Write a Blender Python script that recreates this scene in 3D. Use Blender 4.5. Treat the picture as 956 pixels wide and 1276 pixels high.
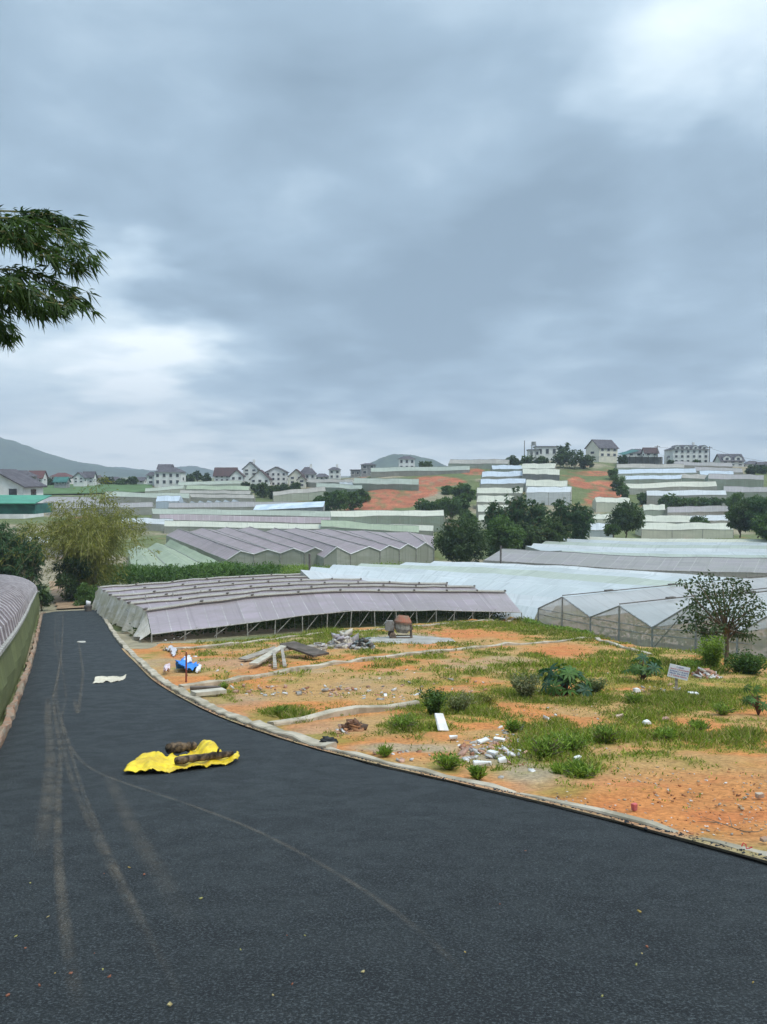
import bpy, math, random
import numpy as np
from mathutils import Vector
R = math.radians
rng = np.random.default_rng(7)
random.seed(7)
for o in list(bpy.data.objects): bpy.data.objects.remove(o)
scene = bpy.context.scene
COL = scene.collection

# ------------------------------------------------------------------ camera
F = 960.0; CX, CY = 478.0, 638.0; HOR = 592.0
PITCH = math.atan((CY - HOR) / F)
cam = bpy.data.cameras.new("camera"); camo = bpy.data.objects.new("camera", cam); COL.objects.link(camo)
cam.sensor_fit = 'VERTICAL'; cam.sensor_height = 24
cam.angle_y = 2 * math.atan(638 / F)
cam.clip_start = 0.1; cam.clip_end = 12000
camo.location = (0, 0, 0); camo.rotation_euler = (math.pi / 2 - PITCH, 0, 0)
scene.camera = camo

# ------------------------------------------------------------------ light
SUN_EL, SUN_AZ = 58, 125           # azimuth measured clockwise from +Y
def sundir():
    e, a = R(SUN_EL), R(SUN_AZ)
    return Vector((math.cos(e) * math.sin(a), math.cos(e) * math.cos(a), math.sin(e)))
sl = bpy.data.lights.new("sun", 'SUN'); sl.energy = 1.5; sl.angle = R(14); sl.color = (1, .95, .87)
so = bpy.data.objects.new("sun", sl); COL.objects.link(so)
so.rotation_euler = (-sundir()).to_track_quat('-Z', 'Y').to_euler(); so.location = (20, -20, 60)
scene.view_settings.view_transform = 'Standard'; scene.view_settings.look = 'None'
scene.view_settings.exposure = 0.8; scene.view_settings.gamma = 1
scene.view_settings.use_curve_mapping = False
scene.cycles.max_bounces = 6; scene.cycles.transparent_max_bounces = 16
scene.cycles.volume_bounces = 0; scene.cycles.use_denoising = True

class NT:
    def __init__(s, tree): s.t = tree; s.n = tree.nodes; s.l = tree.links
    def node(s, typ, **kw):
        n = s.n.new(typ)
        for k, v in kw.items():
            if k.startswith('i_'):
                kk = k[2:]; kk = int(kk) if kk.isdigit() else kk
                s.put(n.inputs[kk], v)
            else: setattr(n, k, v)
        return n
    def put(s, inp, v):
        if isinstance(v, bpy.types.NodeSocket): s.l.new(v, inp)
        elif isinstance(v, bpy.types.Node): s.l.new(v.outputs[0], inp)
        elif isinstance(v, (tuple, list)) and len(v) == 3 and inp.type == 'RGBA': inp.default_value = (*v, 1)
        else: inp.default_value = v
    def math(s, op, a, b=0.0, c=None, clamp=False):
        n = s.node('ShaderNodeMath', operation=op, use_clamp=clamp); s.put(n.inputs[0], a); s.put(n.inputs[1], b)
        if c is not None: s.put(n.inputs[2], c)
        return n.outputs[0]
    def vmath(s, op, a, b=(0, 0, 0)):
        n = s.node('ShaderNodeVectorMath', operation=op); s.put(n.inputs[0], a); s.put(n.inputs[1], b); return n
    def mix(s, f, a, b, mode='MIX'):
        n = s.node('ShaderNodeMix', data_type='RGBA', blend_type=mode)
        s.put(n.inputs[0], f); s.put(n.inputs[6], a); s.put(n.inputs[7], b); return n.outputs[2]
    def rng(s, v, a, b, c=0.0, d=1.0, smooth=True):
        n = s.node('ShaderNodeMapRange', interpolation_type='SMOOTHSTEP' if smooth else 'LINEAR')
        for i, x in enumerate((v, a, b, c, d)): s.put(n.inputs[i], x)
        return n.outputs[0]
    def noise(s, vec, scale, detail=4, rough=.5, dist=0.0, dim='3D'):
        n = s.node('ShaderNodeTexNoise', noise_dimensions=dim)
        if vec is not None: s.put(n.inputs['Vector'], vec)
        n.inputs['Scale'].default_value = scale; n.inputs['Detail'].default_value = detail
        n.inputs['Roughness'].default_value = rough; n.inputs['Distortion'].default_value = dist
        return n.outputs[0]
    def ramp(s, f, stops):
        n = s.node('ShaderNodeValToRGB'); s.put(n.inputs[0], f)
        e = n.color_ramp.elements
        while len(e) < len(stops): e.new(.5)
        for i, (p, c) in enumerate(stops): e[i].position = p; e[i].color = (*c, 1)
        return n.outputs[0]

w = bpy.data.worlds.new("World"); scene.world = w; w.use_nodes = True
n = NT(w.node_tree); w.node_tree.nodes.clear()
sky = n.node('ShaderNodeTexSky', sky_type='NISHITA', sun_disc=False, sun_elevation=R(SUN_EL), sun_rotation=R(SUN_AZ))
tc = n.node('ShaderNodeTexCoord')
dirn = n.vmath('NORMALIZE', tc.outputs['Generated']).outputs[0]
sep = n.node('ShaderNodeSeparateXYZ', i_0=dirn)
zz = n.math('MAXIMUM', sep.outputs[2], 0.0)
den = n.math('ADD', zz, 0.16)
comb = n.node('ShaderNodeCombineXYZ', i_0=n.math('DIVIDE', sep.outputs[0], den), i_1=n.math('DIVIDE', sep.outputs[1], den), i_2=0.7)
n1 = n.noise(comb.outputs[0], 0.85, 5, .5, .3)
n2 = n.noise(comb.outputs[0], 2.6, 6, .55, .25)
val = n.math('ADD', n.math('MULTIPLY', n1, .64), n.math('MULTIPLY', n2, .36))
val = n.math('ADD', n.math('MULTIPLY', n.math('SUBTRACT', val, .5), 1.75), .35)
SPOTS = [(890, 80, 12, .16), (800, 88, 6, .14), (560, 40, 12, .05), (330, 180, 24, -.16), (600, 250, 20, -.20), (830, 320, 15, -.22), (300, 300, 9, .07),
         (60, 535, 15, .32), (300, 555, 13, .30), (170, 415, 6, .20), (600, 560, 14, .16), (880, 480, 14, .10), (760, 440, 12, .09), (300, 430, 9, -.12), (560, 470, 11, -.05), (40, 170, 14, -.04),
         (640, 560, 9, .04), (880, 380, 6, -.12), (420, 330, 7, .09), (680, 385, 6, .06)]
def pdir(px, py):
    c = Vector(((px - CX) / F, 1.0, -(py - CY) / F))
    y = math.cos(PITCH) + math.sin(PITCH) * c.z; z = -math.sin(PITCH) + math.cos(PITCH) * c.z
    return Vector((c.x, y, z)).normalized()
wob = n.node('ShaderNodeTexNoise'); n.put(wob.inputs['Vector'], comb.outputs[0]); wob.inputs['Scale'].default_value = 2.2; wob.inputs['Detail'].default_value = 4
wv = n.vmath('SCALE', n.vmath('SUBTRACT', wob.outputs['Color'], (.5, .5, .5)).outputs[0]); wv.inputs['Scale'].default_value = .30
dw = n.vmath('NORMALIZE', n.vmath('ADD', dirn, wv.outputs[0]).outputs[0]).outputs[0]
for (px, py, rad, amt) in SPOTS:
    d = n.vmath('DOT_PRODUCT', dw, tuple(pdir(px, py))).outputs['Value']
    val = n.math('ADD', val, n.math('MULTIPLY', n.rng(d, math.cos(R(rad)), 1.0), amt))
val = n.math('ADD', val, n.rng(zz, .11, .0, 0, .34))
K = 10.0
def sc(c, k=K): return tuple(x * k for x in c)
cl = n.ramp(val, [(0.06, (.145, .203, .258)), (.32, (.220, .298, .370)), (.55, (.355, .445, .518)), (.78, (.57, .650, .69)), (1.0, (.82, .86, .87))])
cl = n.mix(1.0, cl, (K, K, K), 'MULTIPLY')
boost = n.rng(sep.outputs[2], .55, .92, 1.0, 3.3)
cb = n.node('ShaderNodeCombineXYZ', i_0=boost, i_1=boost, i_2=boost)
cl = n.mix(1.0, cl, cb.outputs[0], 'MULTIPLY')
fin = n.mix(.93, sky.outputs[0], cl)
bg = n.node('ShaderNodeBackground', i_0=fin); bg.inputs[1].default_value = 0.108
n.node('ShaderNodeOutputWorld', i_0=bg.outputs[0])

# ------------------------------------------------------------------ helpers
def P(px, py, Y):
    d = pdir(px, py); return Vector((d.x / d.y * Y, Y, d.z / d.y * Y))
def PX(x, y, z):
    c, s = math.cos(PITCH), math.sin(PITCH)
    dep = y * c - z * s; up = y * s + z * c
    return CX + F * x / dep, CY - F * up / dep

TX = np.array([-300, 0, 200, 400, 500, 600, 700, 800, 956, 1250.])
TY = np.array([70, 85, 100, 130, 170, 220, 280, 330, 400, 600, 1000, 2000, 6000.])
TP = np.array([  # rows = TY, columns = TX : image row of the ground there
 [764, 764, 757, 757, 757, 757, 757, 757, 757, 757],
 [744, 744, 738, 738, 738, 738, 738, 738, 738, 738],
 [715, 722, 722, 724, 724, 724, 724, 724, 724, 724],
 [685, 692, 697, 700, 700, 700, 698, 698, 698, 700],
 [655, 662, 667, 668, 672, 680, 676, 672, 672, 675],
 [632, 637, 642, 645, 638, 640, 640, 642, 645, 648],
 [610, 613, 617, 618, 604, 598, 597, 602, 606, 612],
 [600, 603, 604, 600, 587, 577, 574, 578, 582, 590],
 [599, 601, 602, 598, 588, 584, 583, 586, 590, 596],
 [597, 599, 600, 600, 600, 600, 600, 600, 600, 600],
 [595, 596, 597, 597, 597, 597, 597, 597, 597, 597],
 [594, 594, 595, 595, 595, 595, 595, 595, 595, 595],
 [593, 593, 593, 593, 593, 593, 593, 593, 593, 593.]])
TZ = -(TP - HOR) / F * TY[:, None]
def fnear(Y):
    Yc = np.maximum(Y, -6.0)
    return -(1.7 + .11 * Yc + 2.8 * (1 - np.exp(-np.maximum(Yc, -3) / 15)))
def sm(t): t = np.clip(t, 0, 1); return t * t * (3 - 2 * t)
def T(x, y):
    x = np.asarray(x, float); y = np.asarray(y, float)
    D = np.maximum(y, .72 * np.abs(x)); D = np.where(y > 0, D, np.maximum(.72 * np.abs(x) , y))
    zn = fnear(np.where(D > 0, np.maximum(y, np.minimum(D, 60) * 0 + y), y))
    zn = fnear(np.minimum(np.maximum(y, (np.abs(x) - 25) * .6), 60) + 0 * D)
    Dq = np.clip(D, TY[0], TY[-1]); px = np.clip(CX + F * x / np.maximum(D, 1), TX[0], TX[-1])
    i = np.clip(np.searchsorted(TY, Dq) - 1, 0, len(TY) - 2); j = np.clip(np.searchsorted(TX, px) - 1, 0, len(TX) - 2)
    u = (Dq - TY[i]) / (TY[i + 1] - TY[i]); v = sm((px - TX[j]) / (TX[j + 1] - TX[j]))
    zf = (TZ[i, j] * (1 - u) + TZ[i + 1, j] * u) * (1 - v) + (TZ[i, j + 1] * (1 - u) + TZ[i + 1, j + 1] * u) * v
    b = sm((D - 58) / 14)
    s_ = (x - 12) * .952 + (y - 60) * .305
    pad = -.95 * sm((s_ + 7) / 7) * sm((y - 26) / 9) * sm((66 - y) / 10)
    return zn * (1 - b) + zf * b + pad
def Tz(x, y): return float(T(x, y))
def G(px, py, ymax=420):
    d = pdir(px, py); last = 2.0
    Y = 2.0
    while Y < ymax:
        if d.z / d.y * Y < Tz(d.x / d.y * Y, Y):
            a, b = last, Y
            for _ in range(20):
                m = (a + b) / 2
                if d.z / d.y * m < Tz(d.x / d.y * m, m): b = m
                else: a = m
            return P(px, py, (a + b) / 2)
        last = Y; Y *= 1.01
    Y = 330.0
    p = P(px, py, Y); return Vector((p.x, p.y, Tz(p.x, p.y)))
def GY(px, py): return G(px, py).y

def hash2(ix, iy, s):
    h = (ix.astype(np.int64) * 374761393 + iy.astype(np.int64) * 668265263 + s * 974711) & 0x7fffffff
    h = ((h ^ (h >> 13)) * 1274126177) & 0x7fffffff
    return ((h ^ (h >> 16)) & 0xffff) / 65535.0
def vnoise(x, y, s=0):
    x = np.asarray(x, float); y = np.asarray(y, float)
    ix = np.floor(x); iy = np.floor(y); fx = sm(x - ix); fy = sm(y - iy)
    a = hash2(ix, iy, s); b = hash2(ix + 1, iy, s); c = hash2(ix, iy + 1, s); d = hash2(ix + 1, iy + 1, s)
    return (a * (1 - fx) + b * fx) * (1 - fy) + (c * (1 - fx) + d * fx) * fy
def fbm(x, y, s=0, o=4):
    r = 0; a = .5; t = 0
    for k in range(o):
        r = r + a * vnoise(np.asarray(x) * 2 ** k, np.asarray(y) * 2 ** k, s + k * 17); t += a; a *= .5
    return r / t

def props(o, label=None, cat=None, group=None, kind=None):
    if label: o['label'] = label
    if cat: o['category'] = cat
    if group: o['group'] = group
    if kind: o['kind'] = kind
    return o
def empty(name, loc, label, cat, group=None, rz=0):
    o = bpy.data.objects.new(name, None); COL.objects.link(o); o.location = loc; o.rotation_euler = (0, 0, rz)
    o.empty_display_size = .2
    return props(o, label, cat, group)
def link(name, me, mat, parent=None, smooth=False):
    o = bpy.data.objects.new(name, me); COL.objects.link(o)
    if mat is not None: me.materials.append(mat)
    if parent is not None: o.parent = parent
    if smooth:
        me.polygons.foreach_set('use_smooth', np.ones(len(me.polygons), bool))
    return o
def npmesh(name, V, Q, uv=None, col=None):
    """V (n,3) array, Q (m,4) quads or (m,3) tris; uv (loops,2); col (n,3)"""
    V = np.asarray(V, np.float32); Q = np.asarray(Q, np.int32); k = Q.shape[1]
    me = bpy.data.meshes.new(name)
    me.vertices.add(len(V)); me.vertices.foreach_set('co', V.ravel())
    me.loops.add(Q.size); me.loops.foreach_set('vertex_index', Q.ravel())
    me.polygons.add(len(Q)); me.polygons.foreach_set('loop_start', np.arange(0, Q.size, k, dtype=np.int32))
    me.update(calc_edges=True)
    if uv is not None:
        l = me.uv_layers.new(name='UVMap'); l.data.foreach_set('uv', np.asarray(uv, np.float32).ravel())
    if col is not None:
        a = me.color_attributes.new('Col', 'FLOAT_COLOR', 'POINT')
        a.data.foreach_set('color', np.c_[col, np.ones(len(col))].astype(np.float32).ravel())
    return me
class MB:
    def __init__(s): s.v = []; s.f = []; s.uv = []
    def quad(s, a, b, c, d, uv=None):
        i = len(s.v); s.v += [tuple(a), tuple(b), tuple(c), tuple(d)]; s.f.append((i, i + 1, i + 2, i + 3))
        s.uv.append(uv or ((0, 0), (1, 0), (1, 1), (0, 1)))
    def poly(s, pts, uv=None):
        i = len(s.v); s.v += [tuple(p) for p in pts]; s.f.append(tuple(range(i, i + len(pts))))
        s.uv.append(uv or tuple((p[0] + p[1], p[2]) for p in pts))
    def box(s, c, sz, rz=0, M=None):
        cx, cy, cz = c; hx, hy, hz = sz[0] / 2, sz[1] / 2, sz[2] / 2; i = len(s.v)
        cr, sr = math.cos(rz), math.sin(rz)
        for dx, dy, dz in ((-1,-1,-1),(1,-1,-1),(1,1,-1),(-1,1,-1),(-1,-1,1),(1,-1,1),(1,1,1),(-1,1,1)):
            x, y, z = dx * hx, dy * hy, dz * hz
            if M is not None: q = M @ Vector((x, y, z)); x, y, z = q
            else: x, y = x * cr - y * sr, x * sr + y * cr
            s.v.append((cx + x, cy + y, cz + z))
        for q in ((0,3,2,1),(4,5,6,7),(0,1,5,4),(1,2,6,5),(2,3,7,6),(3,0,4,7)):
            s.f.append(tuple(i + k for k in q)); s.uv.append(((0,0),(1,0),(1,1),(0,1)))
    def tube(s, pts, rad, seg=6, cap=True):
        pts = [Vector(p) for p in pts]; 
        if not hasattr(rad, '__len__'): rad = [rad] * len(pts)
        base = len(s.v); ref = None
        for k, p in enumerate(pts):
            d = (pts[min(k + 1, len(pts) - 1)] - pts[max(k - 1, 0)]).normalized()
            if ref is None: ref = d.orthogonal().normalized()
            a = (ref - d * ref.dot(d)).normalized(); b = d.cross(a); ref = a
            for j in range(seg):
                t = 2 * math.pi * j / seg
                s.v.append(tuple(p + (a * math.cos(t) + b * math.sin(t)) * rad[k]))
        for k in range(len(pts) - 1):
            for j in range(seg):
                j2 = (j + 1) % seg
                s.f.append((base + k * seg + j, base + k * seg + j2, base + (k + 1) * seg + j2, base + (k + 1) * seg + j))
                s.uv.append(((0,0),(1,0),(1,1),(0,1)))
        if cap:
            s.f.append(tuple(base + j for j in reversed(range(seg)))); s.uv.append(tuple((0, 0) for _ in range(seg)))
            s.f.append(tuple(base + (len(pts) - 1) * seg + j for j in range(seg))); s.uv.append(tuple((0, 0) for _ in range(seg)))
    def mesh(s, name):
        me = bpy.data.meshes.new(name); me.from_pydata(s.v, [], s.f); me.update()
        l = me.uv_layers.new(name='UVMap')
        l.data.foreach_set('uv', np.array([c for u in s.uv for c in u], np.float32).ravel())
        return me
    def build(s, name, mat, parent=None, smooth=False): return link(name, s.mesh(name), mat, parent, smooth)

# ------------------------------------------------------------------ materials
def newmat(name):
    m = bpy.data.materials.new(name); m.use_nodes = True; m.node_tree.nodes.clear(); return m, NT(m.node_tree)
def mat(name, c1, c2=None, scale=3.0, rough=.85, bump=0.0, bscale=None, spec=.3, metal=0.0, streak=None):
    m, n = newmat(name); tc = n.node('ShaderNodeTexCoord').outputs['Object']
    vec = tc
    if streak: vec = n.vmath('MULTIPLY', tc, streak).outputs[0]
    if c2 is None: c2 = tuple(x * .72 for x in c1)
    f = n.rng(n.noise(vec, scale, 5, .6), .36, .64)
    b = n.node('ShaderNodeBsdfPrincipled'); n.put(b.inputs['Base Color'], n.mix(f, c1, c2))
    b.inputs['Roughness'].default_value = rough; b.inputs['Specular IOR Level'].default_value = spec; b.inputs['Metallic'].default_value = metal
    if bump:
        bp = n.node('ShaderNodeBump'); bp.inputs['Strength'].default_value = min(1, bump); bp.inputs['Distance'].default_value = .05 * bump
        n.put(bp.inputs['Height'], n.noise(tc, bscale or scale * 3, 5, .6)); n.put(b.inputs['Normal'], bp.outputs[0])
    n.node('ShaderNodeOutputMaterial', i_0=b.outputs[0]); return m
def vcol_mat(name, rough=.9, leaf=False, fine=None, bumpd=.02, spec=.2):
    m, n = newmat(name)
    a = n.node('ShaderNodeVertexColor', layer_name='Col').outputs[0]
    tc = n.node('ShaderNodeTexCoord').outputs['Object']
    b = n.node('ShaderNodeBsdfPrincipled'); b.inputs['Roughness'].default_value = rough; b.inputs['Specular IOR Level'].default_value = spec
    if fine:
        f = n.noise(tc, fine, 6, .65); g = n.noise(tc, fine * .18, 4, .6)
        k = n.math('ADD', n.rng(f, .25, .75, .62, 1.30), n.rng(g, .3, .7, -.10, .12))
        kk = n.node('ShaderNodeCombineXYZ', i_0=k, i_1=k, i_2=k)
        a = n.mix(1.0, a, kk.outputs[0], 'MULTIPLY')
        bp = n.node('ShaderNodeBump'); bp.inputs['Strength'].default_value = .8; bp.inputs['Distance'].default_value = bumpd
        n.put(bp.inputs['Height'], f); n.put(b.inputs['Normal'], bp.outputs[0])
    n.put(b.inputs['Base Color'], a); out = b.outputs[0]
    if leaf:
        t = n.node('ShaderNodeBsdfTranslucent'); n.put(t.inputs[0], n.mix(1.0, a, (1.2, 1.35, .6), 'MULTIPLY'))
        mx = n.node('ShaderNodeMixShader', i_0=.28, i_1=out, i_2=t.outputs[0]); out = mx.outputs[0]
    n.node('ShaderNodeOutputMaterial', i_0=out); return m
def film(name, col, col2, line, su=2.0, sv=1.0, lw=.05, alpha=.12, rough=.45, dirt=.5, spec=.4, trans=.30):
    """sheet of plastic film or net, seams laid out in metres on its UVs"""
    m, n = newmat(name); uv = n.node('ShaderNodeTexCoord').outputs['UV']; ob = n.node('ShaderNodeTexCoord').outputs['Object']
    br = n.node('ShaderNodeTexBrick', offset=0.0); n.put(br.inputs['Vector'], uv)
    br.inputs['Scale'].default_value = 1; br.inputs['Brick Width'].default_value = su; br.inputs['Row Height'].default_value = sv
    br.inputs['Mortar Size'].default_value = lw / 2; br.inputs['Mortar Smooth'].default_value = .4; br.inputs['Bias'].default_value = 0
    n.put(br.inputs['Color1'], col); n.put(br.inputs['Color2'], tuple((.5 * a + .5 * b) * .80 for a, b in zip(col, col2)))
    br.inputs['Bias'].default_value = -.15; n.put(br.inputs['Mortar'], line)
    v1 = n.vmath('MULTIPLY', uv, (.35, 1.6, 1)).outputs[0]
    f = n.rng(n.noise(v1, .8, 6, .68, .8), .38, .62, 0, dirt)
    c = n.mix(f, br.outputs[0], col2)
    sp = n.rng(n.noise(ob, 5.0, 3, .7), .60, .72, 0, .35)
    c = n.mix(sp, c, tuple(min(.8, x * 1.35) for x in col))
    v2 = n.vmath('MULTIPLY', uv, (3.0, .12, 1)).outputs[0]
    c = n.mix(n.rng(n.noise(v2, 1.1, 3, .6), .5, .72, 0, .45), c, tuple(x * .62 for x in col2))
    c = n.mix(n.rng(n.noise(ob, .22, 4, .6), .45, .65, 0, .35), c, tuple(x * .8 for x in col2))
    b = n.node('ShaderNodeBsdfPrincipled'); n.put(b.inputs['Base Color'], c); b.inputs['Roughness'].default_value = rough; b.inputs['Specular IOR Level'].default_value = spec
    bp = n.node('ShaderNodeBump'); bp.inputs['Strength'].default_value = .5; bp.inputs['Distance'].default_value = .08
    n.put(bp.inputs['Height'], n.noise(uv, 1.3, 4, .6)); n.put(b.inputs['Normal'], bp.outputs[0])
    out = b.outputs[0]
    tl = n.node('ShaderNodeBsdfTranslucent', i_0=c); out = n.node('ShaderNodeMixShader', i_0=trans, i_1=out, i_2=tl.outputs[0]).outputs[0]
    if alpha > 0:
        tr = n.node('ShaderNodeBsdfTransparent')
        mm = n.node('ShaderNodeMixShader', i_0=alpha, i_1=out, i_2=tr.outputs[0]); out = mm.outputs[0]
    n.node('ShaderNodeOutputMaterial', i_0=out); return m

M = {}
M['mauve'] = film('mauve_net', (.49, .41, .455), (.40, .35, .35), (.64, .60, .59), 1.15, 30, .07, .06, dirt=.8)
M['mauve2'] = film('faded_mauve_net', (.47, .365, .385), (.42, .35, .33), (.62, .59, .56), 1.6, 3.0, .12, 0, dirt=.5)
M['mauveg'] = film('grey_mauve_net', (.40, .36, .37), (.42, .41, .36), (.56, .54, .5), 2.0, 2.4, .10, 0, dirt=.6)
M['tan'] = film('tan_net', (.52, .49, .42), (.40, .36, .31), (.55, .52, .45), 2, 5, .05, 0, dirt=.8)
M['bluew'] = film('clear_film', (.68, .72, .73), (.58, .63, .62), (.78, .79, .79), 2.5, 2.2, .07, .02, .3, dirt=.6, spec=.6)
M['white'] = film('white_film', (.72, .74, .74), (.62, .64, .63), (.80, .80, .80), 5, 3, .06, .0, .35, dirt=.6, spec=.5)
M['blue'] = film('pale_blue_film', (.64, .71, .78), (.56, .62, .67), (.76, .79, .8), 7, 9, .06, .0, .35, dirt=.4, spec=.5)
M['cream'] = film('cream_film', (.72, .71, .58), (.62, .62, .50), (.80, .79, .70), 9, 9, .06, .0, .5, dirt=.6)
M['pgreen'] = film('pale_green_net', (.46, .52, .36), (.38, .44, .31), (.60, .62, .48), 4, 2.2, .10, .0, .6, dirt=.5)
M['ggreen'] = film('grey_green_net', (.50, .54, .45), (.42, .46, .37), (.6, .62, .55), 4, 2.2, .08, .0, .6, dirt=.6)
M['wall'] = film('old_film_wall', (.50, .50, .45), (.38, .38, .32), (.60, .59, .54), 2, 3, .07, .10, .5, dirt=.8)
M['wallg'] = film('green_film_wall', (.36, .42, .35), (.32, .35, .27), (.48, .52, .45), 2.4, 4, .06, .10, .5, dirt=.8)
M['clearwall'] = film('clear_film_wall', (.82, .74, .66), (.78, .62, .50), (.78, .77, .74), 2.2, 5, .04, .46, .25, dirt=.5, spec=.6, trans=.4)
M['ragged'] = film('ragged_net', (.76, .69, .61), (.44, .38, .22), (.80, .78, .74), .9, 8, .05, .0, .8, dirt=.7, trans=.12)
M['roofclear'] = film('thin_clear_film', (.72, .75, .76), (.62, .65, .65), (.78, .79, .79), 2.5, 2.2, .06, .05, .3, dirt=.25, spec=.6, trans=.5)
M['olive'] = film('olive_net', (.27, .30, .12), (.20, .22, .09), (.36, .38, .2), 2.2, 9, .05, .05, .7, dirt=.7)
M['gablewall'] = film('gable_wall_film', (.52, .53, .46), (.40, .42, .32), (.6, .6, .54), 1.9, 4, .06, .06, .5, dirt=.7)
M['post'] = mat('weathered_post', (.42, .40, .36), (.25, .23, .20), 4)
M['dark_post'] = mat('dark_post', (.10, .09, .08), (.16, .14, .12), 4)
M['steel'] = mat('galvanised_steel', (.38, .39, .39), (.25, .24, .22), 5, .5, spec=.5, metal=.4)
M['wood'] = mat('grey_wood', (.42, .38, .32), (.22, .18, .14), 3, .85, .3, 20, streak=(1, 6, 6))
M['bark'] = mat('bark', (.12, .09, .06), (.20, .16, .11), 6, .9, .5, 20)
M['log'] = mat('log_bark', (.20, .14, .09), (.022, .016, .012), 7, .95, 1.0, 22)
M['culm'] = mat('bamboo_culm', (.20, .19, .07), (.30, .25, .10), 3, .6)
M['concrete'] = mat('old_concrete', (.50, .43, .33), (.28, .24, .17), 1.6, .9, .4, 12)
M['brick'] = mat('broken_brick', (.34, .19, .12), (.30, .25, .19), 4, .9, .5, 14)
M['wallw'] = mat('white_render', (.74, .74, .72), (.62, .62, .60), .6)
M['wallc'] = mat('cream_render', (.70, .67, .56), (.60, .58, .50), .6)
M['wallgy'] = mat('grey_render', (.33, .33, .33), (.22, .22, .22), .6)
M['roofd'] = mat('slate_roof', (.075, .07, .08), (.12, .11, .12), .9)
M['roofb'] = mat('brown_tile_roof', (.10, .06, .058), (.07, .05, .05), .9)
M['roofr'] = mat('red_tile_roof', (.15, .07, .065), (.11, .06, .06), .9)
M['rooft'] = mat('teal_sheet_roof', (.04, .16, .13), (.03, .10, .09), .6, .5)
M['roofg'] = mat('green_sheet_roof', (.07, .30, .19), (.06, .22, .15), .6, .5)
M['glass'] = mat('window_glass', (.05, .06, .075), (.03, .035, .045), 1, .15, spec=.6)
M['trim'] = mat('white_trim', (.72, .71, .69), None, 2)
M['leaf'] = vcol_mat('leaves', .55, True, spec=.3)
M['bladem'] = vcol_mat('grass_blades', .7, True)
M['stone'] = vcol_mat('broken_stone', .85, False, 9.0)
# ------------------------------------------------------------------ haze, terrain, road
def build_haze():
    mb = MB(); mb.box((0, 1950, 150), (4200, 4500, 430))
    m, n = newmat('haze_air')
    v = n.node('ShaderNodeVolumePrincipled'); v.inputs['Color'].default_value = (.76, .85, .97, 1); v.inputs['Density'].default_value = .00034
    v.inputs['Anisotropy'].default_value = .1
    o = n.node('ShaderNodeOutputMaterial'); n.l.new(v.outputs[0], o.inputs['Volume'])
    props(mb.build('haze', m), kind='stuff')
build_haze()

RED = [(470, 628, 22, 13), (500, 622, 25, 10), (530, 612, 14, 8), (478, 610, 22, 5), (545, 600, 32, 6), (590, 588, 14, 4), (745, 605, 28, 5), (755, 622, 24, 12), (740, 590, 25, 3),
       (438, 634, 8, 6), (718, 600, 10, 6)]
def ground_cols(x, y, z):
    c_, s_ = math.cos(PITCH), math.sin(PITCH)
    dep = np.maximum(y * c_ - z * s_, .5); up = y * s_ + z * c_
    px = CX + F * x / dep; py = CY - F * up / dep
    g1 = np.array([.085, .115, .035]); g2 = np.array([.17, .18, .08]); br = np.array([.30, .25, .17]); red = np.array([.36, .125, .065])
    n1 = fbm(x / 14, y / 14, 3)[..., None]; n2 = fbm(x / 4, y / 4, 9)[..., None]; n3 = fbm(x / 30, y / 30, 21)[..., None]
    c = g1 * (1 - n2) + g2 * n2
    k = sm((n1 - .5) * 6); c = c * (1 - k) + br * k * .9 + c * k * .1
    r = np.zeros(x.shape)
    for (a, b, rx, ry) in RED:
        d = ((px - a) / rx) ** 2 + ((py - b) / ry) ** 2
        r = np.maximum(r, sm((1.25 - d - .9 * (fbm(x / 3, y / 3, 31) - .5)) * 3))
    r = r * ((y > 120))
    r = np.maximum(r, sm((fbm(x / 9, y / 9, 77) - .66) * 8) * .6)[..., None]
    rr = r * (1 - .6 * sm((fbm(x / 1.6, y / 5, 88) - .5) * 7))[..., None]; c = c * (1 - rr) + red * rr * (.55 + .9 * n2)
    return c
def build_ground():
    ang = np.concatenate([np.linspace(-180, -36, 40)[:-1], np.linspace(-36, 36, 360), np.linspace(36, 180, 40)[1:]])
    rad = np.concatenate([np.linspace(0.3, 60, 70), np.linspace(61, 135, 75), np.linspace(136, 345, 190), np.geomspace(350, 5500, 40)])
    A, Rr = np.meshgrid(np.radians(ang), rad)
    x = np.sin(A) * Rr / np.maximum(np.cos(A), .75) ; y = np.cos(A) * Rr / np.maximum(np.cos(A), .75)
    z = T(x, y)
    near = np.clip((y - 3) / 20, 0, 1)
    z = z + (fbm(x / 6, y / 6, 5) - .5) * np.where(y > 90, .5, 0) * np.clip((y - 90) / 60, 0, 1)
    z = np.where((y < 78), z - .12 , z)
    n_, m_ = x.shape
    V = np.stack([x, y, z], -1).reshape(-1, 3)
    idx = np.arange(n_ * m_).reshape(n_, m_)
    Q = np.stack([idx[:-1, :-1], idx[:-1, 1:], idx[1:, 1:], idx[1:, :-1]], -1).reshape(-1, 4)[:, ::-1]
    col = ground_cols(x, y, z).reshape(-1, 3)
    me = npmesh('ground', V, Q, col=col)
    o = link('ground', me, vcol_mat('hill_ground', .95, False, 1.6, .1), smooth=True); props(o, kind='structure')
build_ground()

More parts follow.
